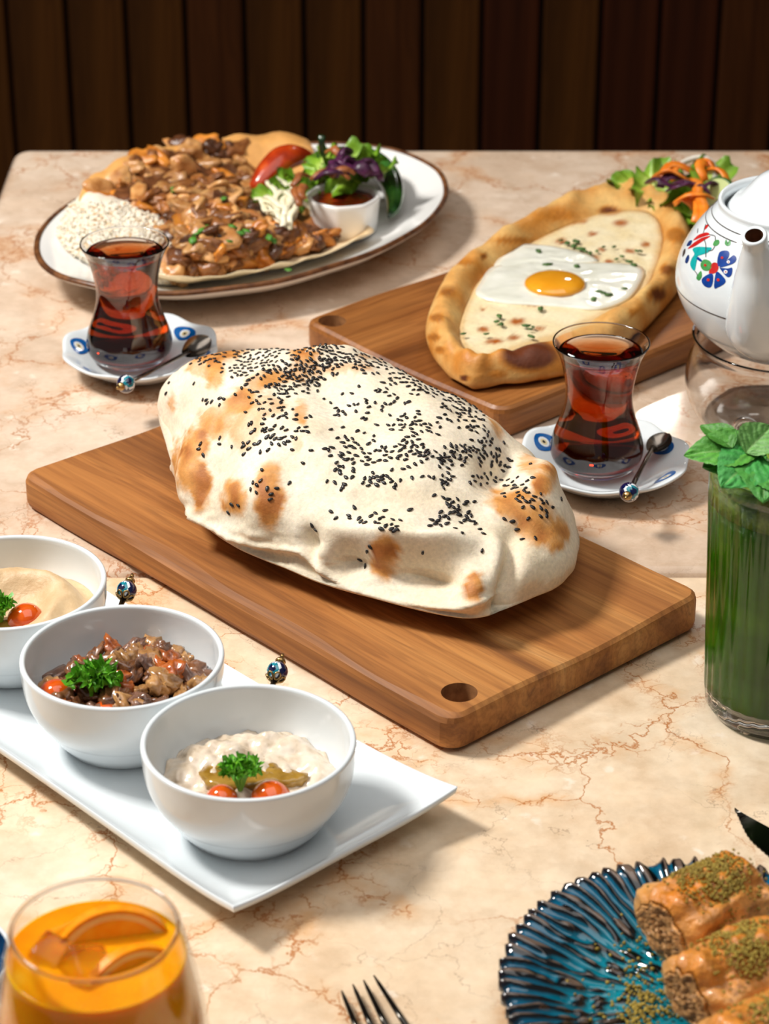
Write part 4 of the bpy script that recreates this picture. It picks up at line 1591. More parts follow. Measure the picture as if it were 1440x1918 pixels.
# spout towards the camera
tip = px(1412, 441, .1625)
tl = tip - Vector(pot.location)
hd = Vector((tl.x, tl.y, 0)).normalized()
sp = spline([tuple(hd * .040 + Vector((0, 0, .024))), tuple(hd * .060 + Vector((0, 0, .036))), tuple(hd * .0705 + Vector((0, 0, .056))), tuple(hd * .0745 + Vector((0, 0, .078))), tuple(tl - hd * .004 - Vector((0, 0, .008))), tuple(tl)], 6)
sr = list(np.interp(np.linspace(0, 1, len(sp)), [0, .2, .4, .6, .8, 1], [.0225, .0215, .0165, .0118, .0080, .0080]))
ov, of = tube(sp, sr, 28, cap=False)
k9 = 8
iv, if_ = tube(sp[-k9:], [r - .0022 for r in sr[-k9:]], 28, cap=False)
V, Fc = list(ov), list(of)
a0 = (len(sp) - 1) * 28
lipd = (Vector(sp[-1]) - Vector(sp[-2])).normalized()
o0 = len(V)
V += [Vector(v) + lipd * .0006 for v in [Vector(ov[a0 + k]).lerp(Vector(sp[-1]), .12) for k in range(28)]]
V += [Vector(v) for v in [Vector(ov[a0 + k]).lerp(Vector(sp[-1]), .30) for k in range(28)]]
for k in range(28):
    j = (k + 1) % 28
    Fc.append((a0 + k, a0 + j, o0 + j, o0 + k))
    Fc.append((o0 + k, o0 + j, o0 + 28 + j, o0 + 28 + k))
spt = mk('spout', V, Fc, PORC, pot)
SPIN = mat_noise('shaded_bore', S(96, 58, 36), S(128, 84, 56), 200, .5)  # brown shade inside the spout, put into the bore's colour
bv2 = [Vector(v) for v in iv]
bf2 = [tuple(reversed(f)) for f in if_] + [tuple(range(28))]
mk('spout_bore', bv2, bf2, SPIN, spt)
hp = spline([tuple(-hd * .064 + Vector((0, 0, .070))), tuple(-hd * .090 + Vector((0, 0, .078))), tuple(-hd * .106 + Vector((0, 0, .060))), tuple(-hd * .098 + Vector((0, 0, .034))), tuple(-hd * .066 + Vector((0, 0, .022)))], 6)
mk('handle', *tube(hp, .0055, 14, flat=.8), PORC, pot)

INKG = mat_noise('ink_grey', S(58, 48, 46), S(76, 64, 60), 200, .3)
P_RED = mat_noise('paint_red', S(186, 30, 30), S(204, 46, 40), 200, .25)
P_BLU = mat_noise('paint_blue', S(6, 50, 130), S(12, 66, 152), 200, .25)
P_TUR = mat_noise('paint_turquoise', S(14, 158, 160), S(30, 176, 174), 200, .25)
P_GRN = mat_noise('paint_green', S(60, 138, 70), S(84, 158, 88), 200, .25)
P_NAV = mat_noise('paint_navy', S(24, 46, 96), S(34, 60, 120), 200, .25)


def decal(name, polypx, mat, lift=.0003, rings=4, n=4):
    """painted shape on the pot: its outline read from the photograph, laid on the pot's surface"""
    P = spline_closed(polypx, n)
    cx_, cy_ = np.mean([p[0] for p in P]), np.mean([p[1] for p in P])
    V, Fc = [], []
    m = len(P)
    for i in range(rings):
        s = 1 - i / rings
        for x, y in P:
            h = bvhP.ray_cast(CAM, pray(cx_ + (x - cx_) * s, cy_ + (y - cy_) * s))
            if h[0] is None:
                return
            V.append(h[0] + (CAM - h[0]).normalized() * lift)
    h = bvhP.ray_cast(CAM, pray(cx_, cy_))
    V.append(h[0] + (CAM - h[0]).normalized() * lift)
    for i in range(rings - 1):
        for k in range(m):
            j = (k + 1) % m
            Fc.append((i * m + k, i * m + j, (i + 1) * m + j, (i + 1) * m + k))
    for k in range(m):
        Fc.append(((rings - 1) * m + k, (rings - 1) * m + (k + 1) % m, rings * m))
    mk(name, V, Fc, mat, pot, org=tuple(pot.location))


def stroke(name, ptspx, wpx, mat, lift=.00045):
    P = spline(ptspx, 4)
    V, Fc = [], []
    for i, (x, y) in enumerate(P):
        x0, y0 = P[max(0, i - 1)]
        x1, y1 = P[min(len(P) - 1, i + 1)]
        l = math.hypot(x1 - x0, y1 - y0) or 1
        nx, ny = -(y1 - y0) / l * wpx / 2, (x1 - x0) / l * wpx / 2
        for s in (-1, 1):
            h = bvhP.ray_cast(CAM, pray(x + nx * s, y + ny * s))
            if h[0] is None:
                return
            V.append(h[0] + (CAM - h[0]).normalized() * lift)
    for i in range(len(P) - 1):
        Fc.append((2 * i, 2 * i + 1, 2 * i + 3, 2 * i + 2))
    mk(name, V, Fc, mat, pot, org=tuple(pot.location))


def q4(pts):
    """crop coordinates of the enlarged teapot view -> photograph pixels"""
    return [(1120 + x * .28144, 290 + y * .28154) for x, y in pts]


for k, z in enumerate((.0868, .0825)):
    r = float(np.interp(z, [p[1] for p in pb], [p[0] for p in pb])) + .00025
    mk('grey_line', *lathe([(r + .0002, z - .00035), (r, z + .00035)], 96), INKG, pot)
r = float(np.interp(.0385, [p[1] for p in pb[10:]], [p[0] for p in pb[10:]])) + .00025
mk('grey_line', *lathe([(r, .0382), (r, .0389)], 96), INKG, pot)
for nm, pts, mt in [
        ('blue_petal', [(792, 720), (806, 650), (850, 636), (872, 650), (862, 690), (808, 740)], P_BLU),
        ('blue_petal', [(812, 740), (880, 682), (905, 668), (920, 690), (900, 722), (820, 748)], P_BLU),
        ('blue_petal', [(812, 752), (860, 756), (892, 752), (886, 800), (858, 812), (820, 770)], P_BLU),
        ('blue_petal', [(780, 796), (800, 780), (846, 830), (838, 858), (800, 880), (772, 884)], P_BLU),
        ('blue_petal', [(738, 792), (764, 798), (760, 860), (738, 884), (700, 866), (690, 826)], P_BLU),
        ('red_flower_heart', [(752, 730), (772, 716), (794, 724), (800, 756), (782, 784), (742, 792), (738, 772)], P_RED),
        ('green_calyx', [(682, 724), (704, 696), (742, 706), (756, 736), (740, 768), (706, 770), (686, 752)], P_GRN),
        ('red_tulip', [(596, 626), (630, 590), (690, 552), (748, 540), (700, 572), (640, 610)], P_RED),
        ('red_tulip', [(632, 570), (668, 532), (722, 516), (740, 530), (690, 548)], P_RED),
        ('red_tulip', [(706, 500), (716, 470), (738, 462), (726, 484)], P_RED),
        ('turquoise_leaf', [(628, 628), (660, 612), (720, 614), (756, 620), (722, 654), (668, 656), (648, 690), (646, 760), (630, 766), (612, 730), (622, 690), (640, 660)], P_TUR),
        ('blue_leaf', [(654, 672), (690, 700), (684, 712), (652, 690)], P_BLU),
        ('navy_leaf', [(588, 606), (604, 574), (626, 570), (614, 600)], P_NAV),
        ('navy_curl', [(578, 712), (586, 682), (602, 664), (606, 690), (592, 722)], P_NAV),
        ('green_curl', [(764, 600), (776, 570), (802, 566), (806, 588), (786, 606)], P_GRN),
        ('green_curl', [(842, 590), (852, 562), (862, 590), (878, 562), (880, 596), (858, 606)], P_GRN),
        ('green_curl', [(654, 824), (660, 800), (684, 772), (690, 808), (672, 836)], P_GRN),
        ('grey_leaf', [(560, 680), (566, 640), (580, 624), (578, 656)], INKG)]:
    decal(nm, q4(pts), mt)
for nm, pts, wd, mt in [('ink_stem', [(716, 680), (716, 600), (704, 560)], 1.4, INKG), ('ink_stem', [(660, 520), (664, 490)], 1.2, INKG), ('ink_stem', [(700, 520), (708, 486), (716, 460)], 1.2, INKG),
                        ('ink_stem', [(740, 530), (776, 540), (780, 570)], 1.4, INKG), ('ink_stem', [(730, 640), (760, 632), (776, 606)], 1.2, INKG), ('ink_stem', [(640, 770), (656, 790), (660, 806)], 1.2, INKG)]:
    stroke(nm, q4(pts), wd, mt)
for x, y, mt, s in [(824, 684, P_RED, 9), (866, 712, EYE_WHITE, 11), (848, 778, EYE_WHITE, 13), (798, 832, P_RED, 10), (732, 832, P_RED, 10), (866, 713, P_RED, 4), (848, 778, P_RED, 5), (712, 734, P_RED, 9)]:
    decal('petal_dot', q4([(x + s * math.cos(a), y + s * math.sin(a)) for a in [i * PI / 3 for i in range(6)]]), mt, .0006 if mt is EYE_WHITE or s > 7 else .0009, 2)

# ================================================================== rectangular tray with three bowls of dip
TRC, TRN = px(857, 1470, .022), px(437, 1695, .022)
ND = (TRN - TRC)
ND.z = 0
TWID = ND.length
tyd = ND.normalized()                                   # across, from the right corner to the near corner
txd = Vector((0, 0, 1)).cross(tyd)
if txd.y < 0:
    txd = -txd                                          # along, away from the end in view
TLEN = .345
tcen = (TRC + TRN) / 2 + txd * TLEN / 2
tcen.z = TZ - .0012
trz = math.atan2(txd.y, txd.x)
tray = thing('serving_tray', 'long white rectangular porcelain tray with upturned corners holding three bowls', 'tray', tcen, trz)
NX, NY = 72, 40


def tray_xy(u, v, d=0.0):
    """u, v in -1..1; the sides bow inwards a little so that the corners run out to points"""
    x = (TLEN / 2 - d) * u * (1 - .018 * (1 - v * v) * abs(u) ** 3)
    y = (TWID / 2 - d) * v * (1 - .050 * (1 - u * u) * abs(v) ** 3)
    return x, y


def tray_z(u, v):
    e = max(abs(u) ** 10, abs(v) ** 5)
    return .0060 + .0110 * e + .0055 * (abs(u) ** 6) * (abs(v) ** 3)


V, Fc = [], []
for lay in (0, 1):
    for i in range(NX + 1):
        u = math.sin((i / NX * 2 - 1) * PI / 2 * .985) / math.sin(PI / 2 * .985)
        for j in range(NY + 1):
            v = math.sin((j / NY * 2 - 1) * PI / 2 * .97) / math.sin(PI / 2 * .97)
            x, y = tray_xy(u, v, .0 if lay == 0 else .0006)
            z = tray_z(u, v)
            if lay:
                z = max(.0, z - .0042 - .0018 * sm(.9, .6, max(abs(u), abs(v))))
            else:
                ed = max(abs(u), abs(v))
                z += .0004 * sm(.97, .99, ed) - .0007 * sm(.992, 1.0, ed)
            V.append((x, y, z))
W_ = NY + 1
o2 = (NX + 1) * W_
for i in range(NX):
    for j in range(NY):
        q = (i * W_ + j, (i + 1) * W_ + j, (i + 1) * W_ + j + 1, i * W_ + j + 1)
        Fc.append(q)
        Fc.append(tuple(x + o2 for x in reversed(q)))
rim = [i * W_ for i in range(NX + 1)] + [NX * W_ + j for j in range(1, NY + 1)] + [i * W_ + NY for i in range(NX - 1, -1, -1)] + [j for j in range(NY - 1, 0, -1)]
for k in range(len(rim)):
    a, b_ = rim[k], rim[(k + 1) % len(rim)]
    Fc.append((b_, a, a + o2, b_ + o2))
mk('tray_body', V, Fc, PORC, tray)

BR, BH = .0530, .0500
bowl_prof = [(0, .0016), (.022, .0016), (.026, .0002), (.0305, .0002), (.0335, .0020), (.0395, .0095), (.0428, .0150), (.0436, .0162)]
bowl_prof += spline([(.0442, .0168), (.0485, .0238), (.0512, .0310), (.0524, .0390), (.0529, .0480)], 4)
bowl_prof += [(.0530, .0492), (.0528, .0501), (.0520, .0506), (.0510, .0506), (.0502, .0501), (.0499, .0490)]
bowl_in = spline([(.0499, .0470), (.0494, .0400), (.0478, .0320), (.0445, .0240), (.0380, .0160), (.0280, .0100), (.0150, .0072), (0, .0066)], 4)


def rin(z):
    pts = sorted((q, r) for r, q in bowl_in)
    return float(np.interp(z, [p[0] for p in pts], [p[1] for p in pts]))


TZB = TZ - .0012 + .0061
b3 = px(465, 1385, .0055 + .050)
b2 = px(228.5, 1226, .0055 + .050)
b1 = b2 + (b2 - b3) * 1.0 + Vector((.0005, -.002, 0))
bowls = []
for c, lab in ((b1, 'white porcelain bowl of smooth beige hummus with a scooped hollow'), (b2, 'white porcelain bowl of chunky brown aubergine salad between the other two'), (b3, 'white porcelain bowl of creamy dip with an olive oil pool')):
    t = thing('dip_bowl', lab, 'bowl', (c.x, c.y, TZB), group='dip bowls on the tray')
    mk('bowl_body', *lathe(bowl_prof + bowl_in, 96), PORC, t)
    bowls.append(t)


def dip(c, lvl, zf, nr=46, na=110):
    """surface filling a bowl: zf(x, y) lifts it above lvl; a body below it follows the bowl"""
    V, Fc, rows = [], [], []
    prof = [(0, .0072), (.015, .0078), (.028, .0106), (.037, .0166)]
    z = .0166
    ring = [(r, q) for r, q in bowl_in[::-1] if .0166 < q < lvl - .0085]
    for r, q in [(0.0, .0074), (.0145, .0080), (.0275, .0108), (.0365, .0167)] + [(r - .0003, q) for r, q in ring]:
        rows.append(('b', r, q))
    R = rin(lvl) - .0003
    for i in range(nr + 1):
        rows.append(('t', R * (1 - i / nr), lvl))
    idx = []
    for kind, r, q in rows:
        if r < 1e-6:
            idx.append([len(V)])
            V.append(Vector((0, 0, q + (zf(0, 0) if kind == 't' else 0))))
            continue
        row = []
        for k in range(na):
            a = 2 * PI * k / na
            x, y = r * math.cos(a), r * math.sin(a)
            zz = q
            if kind == 't':
                zz += zf(x, y)
                m = rin(min(.046, max(.012, zz))) - .0003
                if r > m:
                    x, y = x * m / r, y * m / r
            row.append(len(V))
            V.append(Vector((x, y, zz)))
        idx.append(row)
    for A, B in zip(idx[:-1], idx[1:]):
        for k in range(na):
            j = (k + 1) % na
            if len(A) == 1:
                Fc.append((A[0], B[j], B[k]))
            elif len(B) == 1:
                Fc.append((A[k], A[j], B[0]))
            else:
                Fc.append((A[k], A[j], B[j], B[k]))
    return V, Fc


# ---- hummus
HUM = mat_noise('hummus', S(206, 172, 128), S(220, 190, 148), 90, .5, .5, 500, .0007)
rl_ = Vector((b1.x, b1.y, TZB))


def hum_z(x, y):
    r = math.hypot(x, y)
    a = math.atan2(y, x)
    z = .0085 * math.exp(-((r - .028) / .009) ** 2) * (.85 + .25 * math.cos(a - .9)) - .010 * math.exp(-(((x + .004) / .016) ** 2 + ((y + .002) / .016) ** 2))
    z -= .004 * sm(.035, .047, r)
    z += .0014 * math.sin(4 * a + r * 380) * sm(.01, .03, r) * .6
    z += .0006 * noise.noise(Vector((x * 180, y * 180, 1))) + .0003 * noise.noise(Vector((x * 500, y * 500, 2)))
    z -= .006 * sm(-.006, -.034, y)
    return z


V, Fc = dip(b1, .0335, hum_z)
hm = thing('hummus', 'smooth beige hummus swirled with a hollow in its white bowl', 'dip', rl_)
mk('dip_body', V, Fc, HUM, hm)
OILM = mat_noise('olive_oil_pool', S(140, 104, 34), S(178, 140, 62), 110, .06, .15, 60, .001, coat=.6, coatr=.03)
ov_, of_ = dome([Vector((.011 * math.cos(a) + .002, .0075 * math.sin(a) - .009, .0290)) for a in [2 * PI * i / 24 for i in range(24)]], .0012, 6, .0004, 200)
mk('oil_pool', ov_, of_, OILM, hm)

# ---- aubergine salad
AUB = [mat_noise('aubergine_%s' % n, a, b_, 130, .12, .5, 300, .0012, rnd=.22, coat=.8, coatr=.08) for n, a, b_ in (
    ('brown', S(92, 54, 34), S(142, 94, 58)), ('tan', S(150, 102, 56), S(196, 148, 92)), ('skin', S(34, 32, 26), S(62, 54, 40)), ('rust', S(152, 70, 24), S(196, 108, 46)), ('mauve', S(104, 72, 58), S(150, 112, 92)))]
def aub_z(x, y):
    return .007 * noise.noise(Vector((x * 45, y * 45, 9))) + .003 * noise.noise(Vector((x * 130, y * 130, 4))) - .006 * sm(.034, .048, math.hypot(x, y))


V, Fc = dip(b2, .0262, aub_z)
am = mk('aubergine_mash', V, Fc, AUB[0])
am.location = (b2.x, b2.y, TZB)
settag(am, 'glossy dark aubergine mash filling the middle white bowl', 'dip')
rng = random.Random(8)
GA = 'aubergine chunks in the middle bowl'
asrc = {}
ap = []
t_ = 0
while len(ap) < 70 and t_ < 6000:
    t_ += 1
    r, a = .0395 * math.sqrt(rng.random()), rng.uniform(0, 2 * PI)
    x, y = r * math.cos(a), r * math.sin(a)
    if all((x - q[0]) ** 2 + (y - q[1]) ** 2 > .0066 ** 2 for q in ap):
        ap.append((x, y))
for i, (x, y) in enumerate(ap):
    kind = rng.choices([0, 1, 2, 3, 4], [.34, .30, .05, .13, .18])[0]
    var = rng.randrange(3)
    z = .0275 + .006 * sm(.040, .01, math.hypot(x - .004, y - .014)) + rng.uniform(-.001, .003)
    p = Vector((b2.x + x, b2.y + y, TZB + z))
    rot = (rng.uniform(-.8, .8), rng.uniform(-.8, .8), rng.uniform(0, 6))
    sc = rng.uniform(.7, 1.25)
    tg = (['glossy brown', 'pale tan', 'near-black skin', 'rusty orange', 'mauve-brown'][kind] + ' aubergine chunk in the middle bowl', 'aubergine', GA)
    if (kind, var) not in asrc:
        dm = [(.0074, .0056, .0046), (.0092, .0048, .0040), (.0060, .0058, .0050)][var]
        o = asrc[(kind, var)] = mk('aubergine_chunk', *blob(i + 50.5, *dm, .7, 1.9, ICO3, .3), AUB[kind], tag=tg)
        o.location, o.rotation_euler, o.scale = p, rot, (sc,) * 3
    else:
        inst(asrc[(kind, var)], p, rot, sc, tag=tg)

# ---- creamy dip with oil
CRM = mat_noise('creamy_dip', S(216, 194, 168), S(234, 216, 194), 120, .22, .4, 300, .0008, stops=[(.28, S(168, 146, 120)), (.40, S(216, 196, 170)), (.62, S(234, 218, 198))], coat=.5, coatr=.12)


def crm_z(x, y):
    r = math.hypot(x, y)
    n1 = abs(noise.noise(Vector((x * 60, y * 60, 3))))
    z = .0075 * (n1 - .2) + .0022 * noise.noise(Vector((x * 140, y * 140, 6))) + .0009 * noise.noise(Vector((x * 320, y * 320, 8)))
    z += .005 * sm(-.01, .03, y) - .006 * sm(.034, .048, r)
    z -= .0028 * math.exp(-((x / .024) ** 2 + ((y + .010) / .012) ** 2)) + .003 * sm(-.014, -.036, y)
    return z


V, Fc = dip(b3, .0265, crm_z, 64, 150)
cr = thing('creamy_dip', 'pale creamy aubergine dip with olive oil pooled on top in its bowl', 'dip', (b3.x, b3.y, TZB))
mk('dip_body', V, Fc, CRM, cr)
OP = [(372, 1447), (390, 1432), (405, 1418), (425, 1412), (440, 1420), (470, 1414), (500, 1406), (506, 1400), (520, 1404), (512, 1420), (525, 1438), (560, 1444), (580, 1452), (548, 1463), (510, 1460), (470, 1470), (430, 1472), (395, 1468)]
opw = [px(x + 5 * noise.noise(Vector((x / 9, y / 9, 1))), y + 4 * noise.noise(Vector((x / 9, y / 9, 6))), .0334) - Vector((b3.x, b3.y, TZB)) for x, y in spline_closed(OP, 5)][::-1]
mk('oil_pool', *dome(opw, .0006, 8, .0010, 160, 2.5, 4.0, skirt=.004), OILM, cr)

# ---- parsley and cherry tomatoes on each dip
PGRN = mat_vcol('parsley_leaf', .45, .2, 300, .3, 300, .0008)


def parsley(label, base, n, R, seed, lean):
    rg = random.Random(seed)
    root = thing('parsley_sprig', label, 'parsley', base, group='parsley sprigs on the dips')
    pv, pf, pc = [], [], []
    st = []
    for i in range(n):
        a = 2.4 * i + rg.uniform(-.4, .4)
        rad = R * .62 * math.sqrt((i + .5) / n)
        c = Vector((rad * math.cos(a), rad * .7 * math.sin(a), R * (.55 + .55 * (1 - rad / R) + rg.uniform(-.1, .12)))) + Vector(lean) * R
        V, Fc, C = lettuce(seed * 31 + i, R * rg.uniform(.34, .46), rib=S(150, 204, 60), mid=S(118, 186, 40), edge=S(78, 156, 24), ruff=.55, cup=.5)
        # deep notches give the curled, fringed edge
        V = [v * (1 + .30 * math.sin(9 * math.atan2(v.y, v.x) + i)) if v.length > R * .16 else v for v in V]
        m4 = Matrix.Translation(c) @ Euler((rg.uniform(-.9, .5), rg.uniform(-.8, .8), rg.uniform(0, 6))).to_matrix().to_4x4()
        o = len(pv)
        pv += [m4 @ v for v in V]
        pf += [tuple(q + o for q in f) for f in Fc]
        pc += C
        st.append(tube([(0, 0, -.002), tuple(Vector((0, 0, R * .2)).lerp(c, .4)), tuple(c)], [.0008, .0006, .0004], 6))
    mk('leaves', pv, pf, PGRN, root, cols=pc)
    mk('stems', *join(*st), PGRN, root, cols=[S(110, 160, 50)[:3]] * sum(len(q[0]) for q in st))
    return root


CHT = mat_noise('cherry_tomato', S(204, 72, 8), S(228, 104, 22), 60, .1, sss=.1, ssr=(.004, .001, .0005), coat=.8, coatr=.05)
CHF = mat_noise('tomato_flesh', S(220, 96, 34), S(236, 132, 62), 150, .2)


def cherry(label, p, rot, r=.0105):
    root = thing('cherry_tomato_half', label, 'tomato', p, group='cherry tomato halves on the dips')
    root.rotation_euler = rot
    mk('skin', *lathe([(0, 1.15 * r), (.45 * r, 1.05 * r), (.8 * r, .72 * r), (.97 * r, .3 * r), (r, 0)][::-1], 28), CHT, root)
    mk('cut_face', *lathe([(0, -.0002), (r * .99, 0)], 28), CHF, root)


parsley('curly green parsley sprig on the brown aubergine salad', px(178, 1308, .0335), 15, .0150, 3, (0, .1, .0))
parsley('curly green parsley sprig on the creamy dip beside the oil pool', px(450, 1478, .0335), 14, .0125, 4, (.0, .1, .1))
parsley('curly green parsley sprig on the beige hummus', px(2, 1168, .0335), 14, .0125, 5, (-.2, .1, .0))
cherry('orange-red cherry tomato half left of the parsley on the aubergine salad', px(104, 1308, .0310), (.5, .5, 0), .0100)
cherry('orange-red cherry tomato half right of the parsley on the aubergine salad', px(200, 1342, .0305), (.7, .1, 0), .0085)
cherry('cherry tomato half left of the parsley on the creamy dip', px(415, 1502, .0280), (.5, .2, 0), .0085)
cherry('cherry tomato half right of the parsley on the creamy dip', px(508, 1502, .0285), (.5, -.2, 0), .0105)
cherry('cherry tomato half beside the parsley on the beige hummus', px(47, 1166, .0325), (.6, .4, .4), .0105)

# ================================================================== two bead-ended dip spoons behind the bowls
def bead_spoon(label, bx, by, look):
    """little spoon lying behind a bowl: only its bead end shows"""
    c = px(bx, by, .0300)
    root = thing('bead_spoon', label, 'spoon', c)
    tail = c + Vector((-.010, -.034, -.018))
    d = (tail - c).normalized()
    bead(root, c, d, look, tuple(c), .0058, False)
    m4 = frame(c, tail, Vector((0, 0, 1)))
    parts = []
    for i in range(6):
        a = i * PI / 3
        pts = []
        for k in range(13):
            t = k / 12 * 2 * PI
            lat = .30 + .75 * (1 - math.cos(t)) / 2
            lon = a + .40 * math.sin(t)
            rr = .0061
            pts.append(m4 @ Vector((rr * math.cos(lat), rr * math.sin(lat) * math.cos(lon), rr * math.sin(lat) * math.sin(lon))))
        parts.append(tube(pts, .0005, 6, cap=False))
    mk('filigree_cap', *join(*parts), GOLD, root, org=tuple(c))
    mk('stem', *tube([c + d * .0055, c.lerp(tail, .5), tail], [.0016, .0013, .0018], 10), STEEL, root, org=tuple(c))
    V, Fc = [], []
    sv_, sf_ = blob(1.0, .0105, .0065, .0016, .0, 1, ICO2)
    mm = frame(tail + d * .009, tail + d * .02, Vector((0, 0, 1)))
    mk('spoon_bowl', xf(mm, sv_), sf_, STEEL, root, org=tuple(c))


bead_spoon('dip spoon with blue eye bead and gold cap behind the aubergine salad bowl', 237, 1106, (-.5, -.5, .7))
bead_spoon('dip spoon with blue eye bead and gold cap behind the creamy dip bowl', 519, 1258, (-.5, -.5, .7))

# ================================================================== green drink with mint
gc = Vector((px(1455, 1320, 0).x, px(1455, 1320, 0).y, TZ - .0012))
gd = thing('green_drink_glass', 'tall ribbed clear glass of bright green juice topped with mint', 'glass', gc)
GH, RB_, RT_ = .148, .0400, .0452


def rib(a, r, z):
    return r * (1 + .016 * (abs(math.cos(16 * a)) - .6) * sm(.004, .02, z) * sm(.142, .125, z)) if r > .03 else r


go = [(0, .004), (.028, .0036), (.033, .0010), (.0362, .0012), (.0392, .006), (.0402, .016)] + [(RB_ + (RT_ - RB_) * t, .016 + (GH - .016) * t) for t in np.linspace(.06, 1, 14)]
gi = [(r - .0024, z) for r, z in go if z > .015]
mk('glass_wall', *lathe(go + [(RT_ - .0004, GH + .0008), (RT_ - .0018, GH + .0008)] + gi[::-1] + [(.033, .0105), (.022, .0090), (0, .0090)], 192, rib), GLASS, gd)
GREEN = mat_noise('green_juice', S(34, 84, 10), S(66, 122, 22), 26, .3, stops=[(.3, S(28, 84, 0)), (.55, S(54, 112, 2)), (.75, S(82, 138, 12))], trans=.0, spec=.2)
FOAM = mat_noise('green_foam', S(84, 124, 20), S(128, 160, 54), 260, .4, .5, 500, .001)
top_ = .139
lq = [(0, .0094), (.022, .0094), (.0325, .0110)] + [(r + .0004, z) for r, z in gi if z < .126]
rr_ = lq[-1][0]
gj = mk('juice', *lathe(lq + [(rr_ + .0003, .1265), (0, .1265)], 192, rib), GREEN, gd)
mk('foam', *lathe([(0, .1268), (rr_ + .0002, .1268), (rr_ + .0008, .1330), (rr_ + .0010, top_), (rr_ - .001, top_ - .0006), (.02, top_ + .0006), (0, top_ + .001)], 96), FOAM, gj)
MINT = mat_vcol('mint_leaf', .5, .22, 260, .8, 300, .0012)
mint = thing('mint_sprig', 'fresh green mint sprig standing in the green drink', 'mint', (gc.x, gc.y, gc.z + top_))


def mint_leaf(base, tip, wid, nrm, seed, fold=.25, curl=.2, c0=S(84, 164, 66), c1=S(54, 132, 46)):
    base, tip = Vector(base), Vector(tip)
    L = (tip - base).length
    m4 = frame(base, tip, nrm)
    V, Fc, C = [], [], []
    nu, nv = 44, 22
    for i in range(nu + 1):
        s = i / nu
        wd = wid * (math.sin(PI * s ** .80) ** .75) * (1 - .15 * s)
        saw = 1 + .055 * (abs(((s * 11) % 1) - .5) * 2 - .5)
        for j in range(nv + 1):
            t = j / nv * 2 - 1
            y = wd * t * (saw if abs(t) > .8 else 1)
            # raised blade between pairs of side veins
            ph = (s - .32 * abs(t)) * 6 + .25 * noise.noise(Vector((s * 6, t * 3, seed)))
            vein = abs(math.sin(PI * ph))
            z = L * (fold * abs(t) ** 1.3 * wd / max(wid, 1e-6) * .5 - curl * (s - .4) ** 2) + wid * .06 * vein ** .6 * (1 - abs(t) ** 4) * min(1, abs(t) * 5) + wid * .05 * noise.noise(Vector((s * 5, t * 2.5, seed)))
            V.append(m4 @ Vector((L * s, y, z)))
            C.append(lerp(lerp(c1[:3], c0[:3], .35 + .65 * vein), S(150, 190, 110)[:3], .5 * max(0, 1 - abs(t) * 14)))
    for i in range(nu):
        for j in range(nv):
            a = i * (nv + 1) + j
            Fc.append((a, a + nv + 1, a + nv + 2, a + 1))
    mk('mint_leaf', V, Fc, MINT, mint, cols=C, org=tuple(mint.location))


upv = Vector((0, -.55, .8))
mint_leaf(px(1436, 852, .158), px(1318, 872, .160), .0150, upv + Vector((.1, 0, 0)), 1, .2, .15)
mint_leaf(px(1428, 856, .160), px(1432, 922, .158), .0165, upv, 7, .15, .5)
mint_leaf(px(1424, 850, .164), px(1352, 908, .158), .0155, upv + Vector((-.1, 0, 0)), 2, .12, .2, S(74, 170, 76), S(46, 138, 56))
mint_leaf(px(1420, 842, .166), px(1281, 848, .165), .0125, upv + Vector((-.2, 0, .2)), 3, .18, .2, S(96, 172, 60), S(62, 140, 44))
mint_leaf(px(1372, 838, .168), px(1312, 792, .172), .0085, upv + Vector((.1, .2, .2)), 4, .3, .2, S(80, 146, 50), S(50, 112, 32))
mint_leaf(px(1396, 848, .166), px(1446, 796, .176), .0110, upv + Vector((.2, .1, .2)), 5, .45, .2, S(118, 174, 90), S(78, 138, 56))
mint_leaf(px(1440, 850, .164), px(1500, 820, .178), .0120, upv, 6, .3, .2)
mint_leaf(px(1440, 880, .158), px(1490, 930, .156), .0130, upv, 8, .3, .2)
mk('stem', *tube([px(1440, 860, .157), px(1450, 900, .148), px(1455, 935, .1375)], [.0016, .0018, .0018], 8), MINT, mint, cols=[S(70, 120, 50)[:3]] * 24, org=tuple(mint.location))

# ================================================================== orange drink
oc = px(177, 1735, .108)
oc.z = TZ - .0012
og = thing('orange_drink_glass', 'stemless clear glass of orange drink with ice and orange slices', 'glass', oc)
OH = .108
oo = spline([(.026, .0006), (.0345, .006), (.0420, .020), (.0452, .040), (.0440, .062), (.0400, .086), (.0350, .1080)], 7)
oi = [(r - .0016 - .002 * sm(.012, 0, z), z) for r, z in oo if z > .006]
mk('glass_wall', *lathe([(0, .002), (.02, .0014)] + oo + [(.0346, .1086), (.0338, .1084)] + oi[::-1] + [(.02, .0075), (0, .0075)], 80), THIN, og)
ORNG = mat_noise('orange_juice', S(226, 124, 10), S(240, 146, 24), 30, .08, stops=[(.3, S(246, 146, 6)), (.6, S(252, 168, 16)), (.8, S(255, 188, 50))], trans=.05, ior=1.33, sss=1.0, ssr=(.08, .036, .006))
lvl = .0945
lq = [(0, .0078), (.02, .0078)] + [(r - .0003, z) for r, z in oi if z < lvl]
ro = lq[-1][0]
mk('rim', *lathe([(.0338 + .0009 * math.cos(a), .1084 + .0009 * math.sin(a)) for a in [2 * PI * i / 10 for i in range(11)]], 80), GLASS, og)
mk('juice', *lathe(lq + [(ro, lvl + .0005), (ro - .001, lvl), (0, lvl)], 80), ORNG, og)
RIND = mat_noise('orange_rind', S(244, 140, 4), S(250, 160, 14), 200, .35, .3, 600, .0005)
PITH = mat_noise('orange_pith', S(244, 200, 120), S(250, 214, 140), 150, .5)
